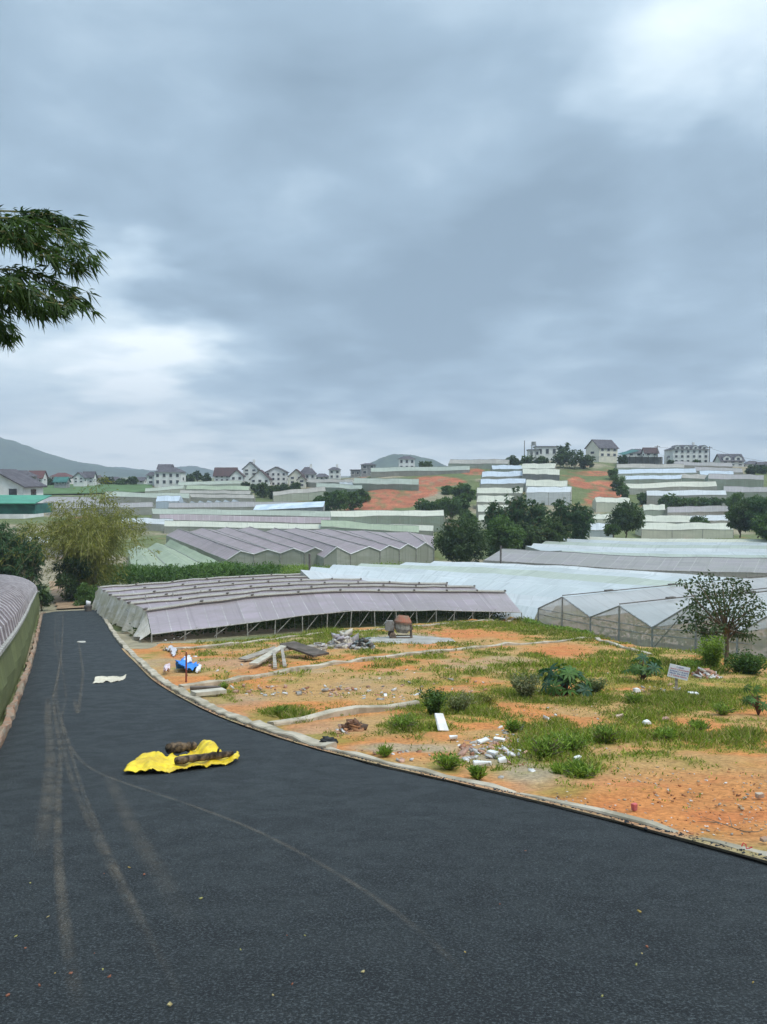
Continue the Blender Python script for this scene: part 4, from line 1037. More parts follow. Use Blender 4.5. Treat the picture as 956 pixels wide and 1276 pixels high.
# ------------------------------------------------------------------ town houses
def house(label, px, py, wpx, hpx, Y=330, roof='gable', rh=.45, rot=0.0, wall='wallw', roofm='roofd', depth=None, nx=3, nf=2, chimney=False, dorm=0, name='house', cat='house', group='houses along the skyline'):
    s = Y / F; wd, h = wpx * s, hpx * s; d = depth or wd * .75; p = P(px, py, Y); base = Vector((p.x, p.y + d / 2, p.z))
    root = empty(name, base, label, cat, group, rot); rhm = rh * wd if roof != 'flat' else .4
    rhm = min(rhm, h * .55); hw_ = h - rhm; x, y = wd / 2, d / 2
    mb = MB(); mb.box((0, 0, hw_ / 2 - 1.5), (wd, d, hw_ + 3))
    if roof == 'gable':
        mb.poly([(-x, -y, hw_), (-x, y, hw_), (-x, 0, hw_ + rhm - .05)][::-1]); mb.poly([(x, -y, hw_), (x, y, hw_), (x, 0, hw_ + rhm - .05)])
    if roof == 'front':
        mb.poly([(-x, -y, hw_), (x, -y, hw_), (0, -y, hw_ + rhm - .05)]); mb.poly([(x, y, hw_), (-x, y, hw_), (0, y, hw_ + rhm - .05)])
    mb.build('wall', M[wall], root)
    mb = MB(); e = .5; t = .22
    def slab(a, b, c, d_):
        up = Vector((0, 0, t)); q = [Vector(v) for v in (a, b, c, d_)]
        mb.poly([v + up for v in q]); mb.poly(q[::-1])
        for i in range(len(q)): mb.quad(q[i], q[(i + 1) % 4], q[(i + 1) % 4] + up, q[i] + up)
    dz = rhm * e / y if roof == 'gable' else rhm * e / x
    if roof == 'gable':
        slab((-x - e, -y - e, hw_ - dz), (x + e, -y - e, hw_ - dz), (x + e, 0, hw_ + rhm), (-x - e, 0, hw_ + rhm)); slab((x + e, y + e, hw_ - dz), (-x - e, y + e, hw_ - dz), (-x - e, 0.01, hw_ + rhm), (x + e, .01, hw_ + rhm))
    elif roof == 'front':
        slab((-x - e, y + e, hw_ - dz), (-x - e, -y - e, hw_ - dz), (0, -y - e, hw_ + rhm), (0, y + e, hw_ + rhm)); slab((x + e, -y - e, hw_ - dz), (x + e, y + e, hw_ - dz), (.01, y + e, hw_ + rhm), (.01, -y - e, hw_ + rhm))
    elif roof == 'hip':
        k = x * .4; b = [Vector(v) for v in ((-x - e, -y - e, hw_), (x + e, -y - e, hw_), (x + e, y + e, hw_), (-x - e, y + e, hw_))]; r0, r1 = Vector((-k, 0, hw_ + rhm)), Vector((k, 0, hw_ + rhm))
        mb.quad(b[0], b[1], r1, r0); mb.quad(b[2], b[3], r0, r1); mb.poly([b[1], b[2], r1]); mb.poly([b[3], b[0], r0]); mb.poly(b[::-1])
    else:
        mb.box((0, 0, hw_ + .2), (wd + .8, d + .8, .4))
    rf = mb.build('roof', M[roofm], root)
    if chimney: m2 = MB(); m2.box((x * .4, 0, hw_ + rhm + .3), (.9, .9, 1.8)); m2.build('chimney', M[wall], rf)
    for k in range(dorm):
        xx = (-x + wd * (k + .5) / dorm); m2 = MB(); w2 = wd / dorm * .32; z0 = hw_ + .1; hh = rhm * .8
        m2.box((xx, -y * .62, z0 + hh * .3), (w2 * 2, y * .75, hh * .6)); m2.poly([(xx - w2, -y + .0, z0 + hh * .6), (xx + w2, -y, z0 + hh * .6), (xx, -y, z0 + hh)])
        m2.build('dormer', M[wall], root)
        m2 = MB(); m2.quad((xx - w2 * 1.2, -y - .2, z0 + hh * .55), (xx, -y - .2, z0 + hh * 1.06), (xx, 0, z0 + hh * 1.06), (xx - w2 * 1.2, 0, z0 + hh * .55)); m2.quad((xx, -y - .2, z0 + hh * 1.06), (xx + w2 * 1.2, -y - .2, z0 + hh * .55), (xx + w2 * 1.2, 0, z0 + hh * .55), (xx, 0, z0 + hh * 1.06))
        m2.build('dormer_roof', M[roofm], root)
        m2 = MB(); m2.box((xx, -y - .03, z0 + hh * .33), (w2 * .8, .06, hh * .4)); m2.build('window', M['glass'], root)
    fh = hw_ / nf; win = None
    for f in range(nf):
        for i in range(nx):
            xx = -x + wd * (i + .5) / nx; zc = f * fh + fh * .55
            if win is None:
                m2 = MB(); m2.box((0, -.03, 0), (wd / nx * .42, .08, fh * .5)); wo = m2.build('window', M['glass'], root); win = wo.data
                m3 = MB(); a, b = wd / nx * .23, fh * .28
                for (cx_, cz_, sx_, sz_) in ((-a, 0, .12, 2 * b), (a, 0, .12, 2 * b), (0, b, 2 * a + .12, .12), (0, -b, 2 * a + .2, .14)): m3.box((cx_, -.05, cz_), (sx_, .14, sz_))
                fm = m3.mesh('window_frame'); fm.materials.append(M['trim'])
            else: wo = bpy.data.objects.new('window', win); COL.objects.link(wo); wo.parent = root
            wo.location = (xx, -y, zc)
            fo = bpy.data.objects.new('window_frame', fm); COL.objects.link(fo); fo.parent = wo
    for sd in (-1, 1):
        m2 = MB(); m2.box((sd * (x + .03), 0, hw_ * .5), (.06, d * .25, fh * .45)); m2.build('window', M['glass'], root)
    return root
house('white house with a long sloping gable at the left edge, above the green shed roof', -8, 622, 74, 36, 118, 'front', .30, 0, nx=3, nf=1, depth=7, roofm='roofd')
house('dark roofed low house just behind the white house at the left edge', 24, 606, 26, 20, 150, 'hip', .3, 0, 'wallgy', 'roofd', nx=2, nf=1)
def green_shed():
    p = P(12, 634, 104); base = Vector((p.x, p.y + 3, Tz(p.x, p.y))); root = empty('shed', base, 'shed with a bright green sheet roof at the left edge', 'shed')
    zt = P(12, 618, 110).z - base.z; ze = P(12, 628, 104).z - base.z
    mb = MB(); mb.box((-.7, .5, ze - .75), (7.6, 5.6, 1.3)); mb.build('wall', M['rooft'], root)
    mb = MB(); q = [Vector(v) for v in ((-5, -3.2, ze), (3.5, -3.2, ze), (2.9, 3.6, zt), (-5, 3.6, zt))]; up = Vector((0, 0, .12))
    mb.poly([v + up for v in q]); mb.poly(q[::-1]); [mb.quad(q[i], q[(i + 1) % 4], q[(i + 1) % 4] + up, q[i] + up) for i in range(4)]
    mb.build('roof', M['roofg'], root)
green_shed()
H = [('red roofed white house far off, second from the left', 44, 601, 18, 14, 300, dict(roof='gable', roofm='roofr', nx=3)),
 ('small white gabled house beside the far red roof', 38, 604, 12, 12, 290, dict(roof='front', nx=2)),
 ('long low house with a faded red roof behind the teal shed', 74, 598, 22, 9, 330, dict(roof='hip', roofm='roofr', nx=4, nf=1)),
 ('pale teal sheet shed by the green field', 75, 604, 15, 9, 300, dict(roof='gable', roofm='rooft', wall='wallgy', nx=2, nf=1)),
 ('white gabled house with a dark roof, right of the teal shed', 98, 602, 13, 13, 310, dict(roof='front', nx=2)),
 ('blue grey roofed house next to the white gabled one behind the bamboo tip', 110, 602, 13, 14, 316, dict(roof='gable', wall='wallw', nx=2)),
 ('small far house behind the bamboo tip', 122, 602, 10, 10, 330, dict(roof='hip', nx=2, nf=1)),
 ('low grey house in the hedge between bamboo and white villa', 143, 603, 14, 9, 330, dict(roof='hip', nx=2, nf=1, wall='wallgy')),
 ('long low roof in the hedge left of the white villa', 170, 602, 18, 7, 335, dict(roof='gable', nx=3, nf=1)),
 ('small white house touching the left side of the white villa', 188, 604, 10, 16, 325, dict(roof='hip', nx=1)),
 ('large white villa with two roof tiers, alone left of the cypress trees', 209, 605, 33, 23, 318, dict(roof='hip', nx=4, chimney=False, rh=.2)),
 ('long brown roofed white house, first of the skyline cluster', 280, 600, 26, 17, 322, dict(roof='gable', roofm='roofb', nx=4)),
 ('white gable fronted house in front of the long brown roof', 295, 606, 16, 20, 312, dict(roof='front', roofm='roofb', nx=2)),
 ('tall grey pointed house with twin finials', 312, 593, 18, 17, 332, dict(roof='front', roofm='roofd', nx=2, wall='wallw', chimney=True)),
 ('white house with a steep brown gable over dark trees', 324, 608, 24, 22, 310, dict(roof='front', roofm='roofb', nx=3)),
 ('pale blue white three storey house in the middle of the cluster', 344, 606, 26, 24, 316, dict(roof='front', rh=.25, nx=4, nf=3)),
 ('brown gabled house left of the corner tower', 369, 604, 18, 19, 312, dict(roof='front', roofm='roofb', wall='wallc', nx=2)),
 ('small pink gabled house low in the cluster', 376, 607, 10, 14, 304, dict(roof='front', roofm='roofb', wall='wallc', nx=1)),
 ('white corner house with a dark domed roof at the right end of the cluster', 383, 604, 20, 22, 318, dict(roof='hip', nx=3, chimney=True)),
 ('low dark roof just right of the cluster', 401, 598, 18, 8, 335, dict(roof='hip', nx=3, nf=1)),
 ('small white tower house standing alone', 417, 597, 14, 15, 322, dict(roof='hip', nx=2, chimney=True, rh=.25)),
 ('low grey house between the white tower and the dark block', 443, 593, 12, 8, 335, dict(roof='flat', nx=2, nf=1, wall='wallgy')),
 ('dark grey block house left of the blue hill', 459, 592, 18, 15, 325, dict(roof='hip', nx=2, wall='wallgy', rh=.12)),
 ('white three bay house with a dark roof against the blue hill', 507, 586, 20, 18, 318, dict(roof='hip', nx=3, rh=.2)),
 ('white flat roofed building beside the water tower', 682, 569, 26, 13, 345, dict(roof='flat', nx=3, nf=1)),
 ('low white annex left of the flat roofed building', 666, 569, 14, 9, 340, dict(roof='flat', nx=2, nf=1)),
 ('cream two storey house with a steep slate roof on the hilltop', 753, 570, 31, 22, 336, dict(roof='gable', wall='wallc', nx=3, rh=.32, rot=.5)),
 ('dark roofed house behind the teal shed', 796, 569, 28, 10, 350, dict(roof='hip', nx=3, nf=1)),
 ('small brown roofed house by the power pole', 812, 569, 16, 11, 345, dict(roof='gable', roofm='roofb', nx=2, nf=1)),
 ('house with dark twin gables right of the villa', 913, 581, 28, 15, 330, dict(roof='gable', nx=3, dorm=2)),
 ('low grey roofed house beyond the twin gables', 940, 582, 18, 8, 335, dict(roof='hip', nx=3, nf=1)),
 ('small house at the right edge of the skyline', 952, 584, 12, 8, 325, dict(roof='gable', nx=2, nf=1))]
for lab, px, py, wp, hp, Y, kw in H: house(lab, px, py, wp, hp, Y, **kw)
for (a, lab, b, c, d, Y) in ((205, 'upper storey block on top of the white villa', 588, 16, 9, 322),):
    house('raised second roof block of the large white villa', a, b, c, d, Y, 'gable', nx=3, nf=1)
villa = house('big white villa with four dormers and rows of arched windows on the hill', 861, 578, 44, 24, 338, 'hip', .14, nx=6, nf=3, dorm=4, chimney=True, depth=11)
# dark teal-roofed open shed
def teal():
    p = P(804, 580, 322); root = empty('shed', p, 'wide dark open shed with a teal roof right of the cream hilltop house', 'shed'); s = 322 / F
    mb = MB(); w_ = 28 * s
    a = [(-w_, 0, 4.2), (-w_ * .3, 0, 6), (w_ * .45, 0, 4.6), (w_, 0, 3.6)]
    for q0, q1 in zip(a[:-1], a[1:]):
        for z in (0, .15): mb.quad((q0[0], -1, q0[2] + z), (q1[0], -1, q1[2] + z), (q1[0], 7, q1[2] + z + .8), (q0[0], 7, q0[2] + z + .8))
    mb.build('roof', M['rooft'], root)
    for k in range(8):
        x = -w_ + .3 + k * (2 * w_ - .6) / 7; m2 = MB(); m2.tube([(x, 0, -1), (x, 0, 3.5 if k > 5 else 4)], .12, 5); m2.build('post', M['dark_post'], root)
    mb = MB(); mb.box((0, 6, 1.5), (2 * w_, .3, 4.4)); mb.build('wall', M['wallgy'], root)
teal()
# blue-roofed long shed in the valley
def blueshed():
    a, b = P(315, 640, 216), P(403, 637, 210); base = Vector((a.x, a.y, a.z - .5)); root = empty('shed', base, 'long shed with a silver blue roof in the middle of the valley', 'shed')
    L = b - a; mb = MB(); h = 1.3
    q0 = [Vector((0, 0, 1.3)), Vector((L.x, L.y, L.z + 1.6)), Vector((L.x, L.y + 6, L.z + 2.9)), Vector((0, 6, 2.6))]
    for up in (0, .12): mb.quad(*[v + Vector((0, 0, up)) for v in q0])
    mb.build('roof', mat('silver_roof', (.42, .50, .56), (.60, .66, .70), .35, .4, spec=.5), root)
    mb = MB(); mb.quad((0, .3, -2), (L.x, L.y + .3, L.z - 2), (L.x, L.y + .3, L.z + 1.55), (0, .3, 1.25)); mb.quad((L.x, L.y + .3, L.z - 2), (L.x, L.y + 5.7, L.z - 2), (L.x, L.y + 5.7, L.z + 2.7), (L.x, L.y + .3, L.z + 1.55)); mb.build('wall', M['wallgy'], root)
    for k in range(9):
        t = (k + .5) / 9; m2 = MB(); m2.box((L.x * t, L.y * t + .27, L.z * t + .4), (1.1, .06, .6)); m2.build('window', M['glass'], root)
blueshed()
def pole(label, px, pyb, pyt, Y, r=.16, arms=True, cat='power pole'):
    p = P(px, pyb, Y); t = P(px, pyt, Y); h = t.z - p.z; root = empty('power_pole', p, label, cat)
    mb = MB(); mb.tube([(0, 0, -1), (0, 0, h)], [r * 1.3, r], 6); mb.build('shaft', M['dark_post'], root)
    if arms: mb = MB(); mb.box((0, 0, h - .5), (2.4, .15, .18)); mb.build('crossarm', M['dark_post'], root)
    return p, h
pA = pole('grey power pole between the teal shed and the big villa', 819, 572, 555, 332)
pB = pole('grey power pole at the right corner of the big villa', 884, 578, 556, 334)
pC = pole('thin pole left of the water tower', 653.5, 570, 549, 335, .14, False, 'pole')
def wire(a, b, sag, lab):
    mb = MB(); n_ = 12; mb.tube([a.lerp(b, i / n_) - Vector((0, 0, sag * 4 * (i / n_) * (1 - i / n_))) - a for i in range(n_ + 1)], .05, 3); o = mb.build('power_line', M['dark_post']); o.location = a
    props(o, lab, 'cable')
tA, tB = P(819, 557, 332), P(884, 558, 334)
wire(tA, tB, .5, 'power line between the two poles by the big villa'); wire(tB, P(1010, 578, 315), 2, 'power line running down right from the villa corner pole')
wire(P(730, 569, 330), tA, 1.5, 'power line from the cream hilltop house to the pole')
def tower():
    p = P(665, 572, 334); root = empty('water_tower', p, 'small water tower on a frame beside the white flat roofed building', 'water tower'); h = P(665, 555, 334).z - p.z
    for sx, sy in ((-1, -1), (1, -1), (1, 1), (-1, 1)):
        mb = MB(); mb.tube([(sx * .9, sy * .9, -1), (sx * .8, sy * .8, h)], .12, 5); mb.build('leg', M['steel'], root)
    mb = MB(); mb.tube([(0, 0, h), (0, 0, h + 1.6)], 1.0, 12); mb.build('tank', M['steel'], root)
    mb = MB(); mb.box((0, 0, h), (2.2, 2.2, .15)); mb.box((0, 0, h * .5), (2, 2, .1)); mb.build('platform', M['steel'], root)
tower()
# ------------------------------------------------------------------ plants
def rdir(n): 
    v = rng.normal(size=(n, 3)); return v / np.linalg.norm(v, axis=1, keepdims=True)
DG = ((.018, .040, .012), (.085, .135, .035)); MG = ((.03, .07, .014), (.10, .17, .035)); BG = ((.09, .105, .018), (.34, .32, .07)); YG = ((.08, .15, .02), (.25, .34, .05)); BB = ((.022, .058, .020), (.075, .14, .045))
def pal(p, n, base_t=None):
    t = rng.random((n, 1)) if base_t is None else np.clip(base_t + rng.normal(size=(n, 1)) * .18, 0, 1)
    return np.array(p[0]) * (1 - t) + np.array(p[1]) * t
def tree(name, label, cat, base, h, r, trunk=.25, ncl=26, leaves=5200, ll=.28, lw=.16, p=MG, group=None, tr=.16, flat=1.0, low=.0, gap=.34, cone=0.0):
    base = Vector(base); root = empty(name, base, label, cat, group)
    cz = h * (trunk + low) + (h * (1 - trunk)) * .5; rz = h * (1 - trunk) * .5
    C = []
    for _ in range(ncl):
        for _t in range(30):
            v = rdir(1)[0] * rng.random() ** .45
            q = np.array([v[0] * r * .85, v[1] * r * .85, cz + v[2] * rz * .85])
            if cone: k = 1 - cone * (q[2] - (cz - rz)) / (2 * rz); q[0] *= k; q[1] *= k
            if all(np.linalg.norm((q - c) / (r, r, rz)) > gap for c in C): break
        C.append(q)
    C = np.array(C); mb = MB()
    mb.tube([(0, 0, -.3), (rng.normal() * .03 * h, rng.normal() * .03 * h, h * trunk), (0, 0, cz + rz * .5)], [tr, tr * .75, tr * .2], 7)
    for c in C[:min(ncl, 18)]:
        s = np.array([0, 0, h * trunk + (cz - h * trunk) * rng.random() * .8]); m = (s + c) / 2 + rng.normal(size=3) * .06 * h * .5; mb.tube([s, m, c], [tr * .45, tr * .3, tr * .08], 5)
    mb.build('trunk', M['bark'], root, True)
    n = leaves; ci = rng.integers(0, ncl, n); cr = r * rng.uniform(.20, .42, ncl); ct = rng.random(ncl)
    v = rdir(n); rad = rng.random((n, 1)) ** .5
    B = C[ci] + v * rad * cr[ci][:, None] * np.array([1, 1, .78 * flat])
    D = v * .7 + rdir(n) * .8; D[:, 2] -= .15
    t = np.clip(ct[ci] * .8 + rng.random(n) * .3 - .05, 0, 1)[:, None]
    me = leafmesh('crown', B, D, rng.uniform(.7, 1.3, n) * ll, rng.uniform(.7, 1.3, n) * lw, np.array(p[0]) * (1 - t) + np.array(p[1]) * t)
    link('crown', me, M['leaf'], root); return root
def treepx(name, label, cat, px, pb, pt, rpx, Y=None, **kw):
    p = G(px, pb) if Y is None else P(px, pb, Y)
    Y = p.y; h = P(px, pt, Y).z - p.z; return tree(name, label, cat, p, h, rpx * Y / F, **kw)
def bamboo(name, label, base, h, spread, nc=26, per=170, ll=.3, lw=.07, p=BG, group=None, lean=(0, 0), rad=.05, arch=.55, start=.3, culmstart=0, cl=None, bs=1.0, cat='bamboo', tall=None):
    base = Vector(base); root = empty(name, base, label, cat, group); mb = MB(); B = []; D = []; TT = []
    for k in range(nc):
        a = rng.uniform(0, 6.28); s = spread * rng.random() ** .6; hh = h * rng.uniform(.72, 1.0) * (1 - .25 * (s / spread) ** 2); b0 = np.array([math.cos(a), math.sin(a), 0]) * .12 * spread * rng.random()
        if tall is not None and k == 0: s = tall[0]; a = 0; hh = tall[1]
        dr = np.array([math.cos(a), math.sin(a)]); pts = []
        for i in range(9):
            t = i / 8; out = s * (t ** 2.0) ; z = hh * (1 - (1 - t) ** 1.5) - arch * s * max(0, t - .6) ** 2 * 3
            pts.append(np.array([b0[0] + dr[0] * out + lean[0] * t * t, b0[1] + dr[1] * out + lean[1] * t * t, z]))
        mb.tube([Vector(q) for q in pts], [rad * (1 - .85 * i / 8) for i in range(9)], 5)
        pts = np.array(pts); tint = rng.random()
        nn = int(per * 1.0); ts = start + (1 - start) * rng.random(nn) ** .8
        pos = np.stack([np.interp(ts * 8, range(9), pts[:, j]) for j in range(3)], 1)
        # side sprays: cluster leaves along short twigs
        tw = rng.integers(0, max(4, nn // 11), nn); tdir = rdir(nn // 11 + 5); tdir[:, 2] = tdir[:, 2] * .5 - .1
        tpos = np.sort(start + (1 - start) * rng.random(nn // 11 + 5) ** .8)
        tp = np.stack([np.interp(tpos * 8, range(9), pts[:, j]) for j in range(3)], 1)
        ext = rng.random((nn, 1)) ** .7 * (.15 + .22 * spread * bs) * (1.25 - tpos[tw])[:, None] * 1.5
        q = tp[tw] + tdir[tw] * ext; q[:, 2] -= ext[:, 0] ** 2 * .35 / max(.3, spread * .3)
        B.append(q + rng.normal(size=q.shape) * .05 * spread * .4); dd = tdir[tw] * .9 + rdir(nn) * .6; dd[:, 2] -= .35; D.append(dd); TT.append(np.clip(tint * .55 + rng.random(nn) * .45, 0, 1))
    mb.build('culms', cl or M['culm'], root, True)
    B = np.concatenate(B); D = np.concatenate(D); t = np.concatenate(TT)[:, None]; B[:, 2] = np.maximum(B[:, 2], .1)
    me = leafmesh('foliage', B, D, rng.uniform(.6, 1.3, len(B)) * ll, lw, np.array(p[0]) * (1 - t) + np.array(p[1]) * t, .2)
    link('foliage', me, M['leaf'], root); return root
def bambpx(label, px, pb, pt, rpx, Y, **kw):
    p = P(px, pb, Y); h = P(px, pt, Y).z - p.z; return bamboo('bamboo', label, p, h, rpx * Y / F, **kw)
# big olive bamboo at the end of the road
bambpx('large feathery olive bamboo clump at the far end of the road', 112, 733, 606, 112, 82, nc=70, per=330, ll=.42, lw=.085, rad=.06, start=.16, p=BG, arch=.8, tall=(1.0, 12.6))
bambpx('dark green bamboo thicket at the left edge behind the barrel roofed greenhouse', 6, 752, 632, 50, 78, nc=52, per=360, ll=.36, lw=.10, p=BB, start=.06)
bambpx('small dark bamboo beside the path at the left of the road end', 36, 756, 650, 30, 76, nc=20, per=260, ll=.34, lw=.09, p=BB, start=.05)
treepx('shrub', 'dark bushy shrub at the foot of the olive bamboo, right of the path', 'shrub', 92, 752, 690, 24, 78, trunk=.04, ncl=20, leaves=3600, ll=.3, lw=.12, p=DG, tr=.06)
treepx('shrub', 'leafy green shrub at the road end beside the netting wall', 'shrub', 108, 758, 728, 17, 74, trunk=.03, ncl=16, leaves=2600, ll=.26, lw=.09, p=MG, tr=.05)
treepx('shrub', 'low dark shrub left of the dirt path where the asphalt stops', 'shrub', 52, 764, 728, 12, 71, trunk=.03, ncl=14, leaves=1900, ll=.26, lw=.10, p=DG, tr=.05)
def path():
    mb = MB(); pts = [G(90, 758), G(84, 748), G(78, 736), G(74, 724)]; pts = resample(pts, 10)
    for a, b in zip(pts[:-1], pts[1:]):
        w_ = 1.5; mb.quad((a.x - w_, a.y, Tz(a.x - w_, a.y) + .03), (a.x + w_, a.y, Tz(a.x + w_, a.y) + .03), (b.x + w_ * .8, b.y, Tz(b.x + w_ * .8, b.y) + .03), (b.x - w_ * .8, b.y, Tz(b.x - w_ * .8, b.y) + .03))
    props(mb.build('dirt_path', mat('brown_dirt', (.36, .24, .14), (.24, .15, .09), .8, bump=.4)), kind='structure')
path()
# tall reeds behind the net house
def reeds(label, pts, hpx, n, p=YG, ll=1.3, wid=2.0, name='reeds', lw=.09):
    g = [P(*q) for q in pts]; g = [Vector((q.x, q.y, Tz(q.x, q.y))) for q in g]; rs = resample(g, 80); B = []; 
    A = np.array([tuple(q) for q in rs]); t = rng.random(n) * 79; base = np.stack([np.interp(t, range(80), A[:, j]) for j in range(3)], 1)
    base[:, 0] += rng.normal(size=n) * wid * .3; base[:, 1] += rng.normal(size=n) * wid; H = hpx * pts[0][2] / F
    k = fbm(t / 3.5, t * 0, 12); hh = H * (.55 + .9 * k) * rng.random(n) ** .6; base[:, 2] = T(base[:, 0], base[:, 1]) + hh * .75
    D = rng.normal(size=(n, 3)) * .6; D[:, 2] = np.abs(D[:, 2]) + .45
    o = link(name, leafmesh(name, base, D, rng.uniform(.5, 1, n) * ll, lw, pal(p, n, k[:, None]), .45), M['leaf']); return props(o, label, 'reeds', kind='stuff')
reeds('tall green reeds in a band behind the mauve net house', [(108, 727, 88), (160, 722, 90), (230, 718, 92), (290, 714, 94), (342, 712, 96)], 30, 9000, p=((.03, .08, .012), (.12, .21, .04)), ll=1.5, lw=.12)
reeds('green reeds and weeds between the clear film house and the five mauve gables', [(345, 712, 104), (400, 708, 104), (470, 705, 106), (545, 700, 108)], 15, 6500, ll=1.0)
reeds('reedy grass in front of the lowest cream strip on the right', [(805, 674, 150), (870, 672, 152), (915, 672, 154)], 9, 1800, ll=1.1)
reeds('bushy verge along the left of the clear gabled greenhouse', [(655, 776, 60), (690, 786, 54), (735, 799, 48)], 9, 1800, ll=.45, wid=.5)
# valley trees
treepx('tree', 'dense rounded dark tree between the mauve gables and the dark bamboo', 'tree', 576, 702, 646, 37, 120, trunk=.04, ncl=40, leaves=9000, ll=.5, lw=.2, p=DG, cone=.15)
BBp = [(618, 694, 612, 20, 136), (640, 692, 600, 24, 140), (668, 690, 612, 24, 138), (700, 690, 612, 22, 142), (722, 684, 618, 24, 140), (690, 694, 640, 30, 132), (655, 694, 645, 26, 130)]
BL = ['leftmost dark bamboo clump of the row across the centre right', 'tallest dark bamboo clump standing before the stepped block', 'dark bamboo clump just right of the tallest one', 'pointed dark bamboo clump right of the middle of the row', 'rightmost dark bamboo clump, against the red terraces', 'low bushy bamboo in front of the dark row, right part', 'low bushy bamboo in front of the dark row, left part']
for (a, b, c, d, Y), lab in zip(BBp, BL): bambpx(lab, a, b, c, d, Y, nc=34, per=230, ll=.55, lw=.19, p=BB if c < 635 else DG, start=.04, rad=.06, arch=.3, group='dark bamboo row in the valley')
treepx('tree', 'bright green bushy tree in front of the left end of the dark bamboo', 'tree', 628, 690, 643, 24, 124, trunk=.04, ncl=30, leaves=6000, ll=.45, lw=.22, p=MG)
treepx('tree', 'round dark tree standing alone before the cream strips', 'tree', 780, 668, 627, 22, 150, trunk=.05, ncl=30, leaves=5500, ll=.55, lw=.24, p=DG)
treepx('shrub', 'small green shrub at the left foot of the round dark tree', 'shrub', 764, 670, 652, 12, 148, trunk=.03, ncl=14, leaves=1800, ll=.45, lw=.2, p=MG)
treepx('shrub', 'rounded bush on the cream strips right of the centre', 'shrub', 871, 657, 644, 12, 190, trunk=.03, ncl=16, leaves=1800, ll=.5, lw=.25, p=MG)
for (a, b, c, d, Y, pp, lab) in ((922, 668, 622, 16, 150, DG, 'dark tree left of the group at the right edge of the valley'), (944, 668, 616, 18, 148, BB, 'taller dark tree at the right edge of the valley'), (958, 672, 640, 18, 140, MG, 'green bush in front of the right edge trees'),
    (918, 640, 612, 12, 210, MG, 'green tree above the right edge group, below the mauve strip'), (943, 637, 618, 16, 215, MG, 'bushy tree at the right edge below the mauve strip')):
    treepx('tree', lab, 'tree', a, b, c, d, Y, trunk=.05, ncl=28, leaves=4500, ll=.55, lw=.25, p=pp)
# hedge and scrub on the slopes
def clump_row(prefix, spots, p, leaves=1100, ll=.75, lw=.4, name='shrub', group=None):
    for (a, b, c, d, lab) in spots:
        treepx(name, lab, name, a, b, c, d, trunk=.05, ncl=14, leaves=leaves, ll=ll, lw=lw, p=p, group=group)
clump_row('', [(831, 634, 615, 11, 'first dark bush of the hedge under the long white strip'), (846, 634, 619, 11, 'second dark bush of the hedge under the long white strip'), (862, 633, 620, 11, 'middle bush of the hedge under the long white strip'), (878, 632, 621, 11, 'fourth bush of the hedge under the long white strip'), (894, 631, 620, 10, 'last bush at the right of the hedge under the long white strip'),
  (803, 629, 612, 8, 'bush at the left end under the white and cream strip'), (812, 629, 616, 6, 'small bush between the strip ends on the right hill'),
  (770, 612, 592, 9, 'green tree on the edge of the red terraces, left of the strips'), (776, 622, 604, 8, 'lower green tree on the edge of the red terraces'), (764, 598, 583, 7, 'leafy tree at the top left end of the right hill strips')], MG)
clump_row('', [(408, 640, 612, 12, 'leftmost bush of the scrub bank beside the blue roofed shed'), (424, 640, 610, 13, 'second bush of the scrub bank right of the blue roofed shed'), (440, 636, 611, 12, 'middle bush of the scrub bank next to the red soil'), (452, 626, 610, 10, 'upper bush of the scrub bank at the red soil edge'), (415, 630, 614, 10, 'bush at the back of the scrub bank'), (396, 630, 619, 7, 'small bush left of the scrub bank'),
  (530, 640, 622, 12, 'lowest left bush of the green gully below the red terraces'), (546, 644, 618, 14, 'second bush of the green gully below the red terraces'), (562, 652, 615, 16, 'large bush in the middle of the green gully'), (576, 650, 612, 13, 'tall bush on the right of the green gully'), (583, 634, 604, 9, 'upper right bush of the green gully beside the stepped block'), (572, 622, 601, 12, 'bush at the top of the green gully'), (556, 616, 606, 8, 'small bush high in the green gully'), (584, 660, 636, 10, 'bush at the bottom of the gully beside the cream strips')], MG, leaves=1500)
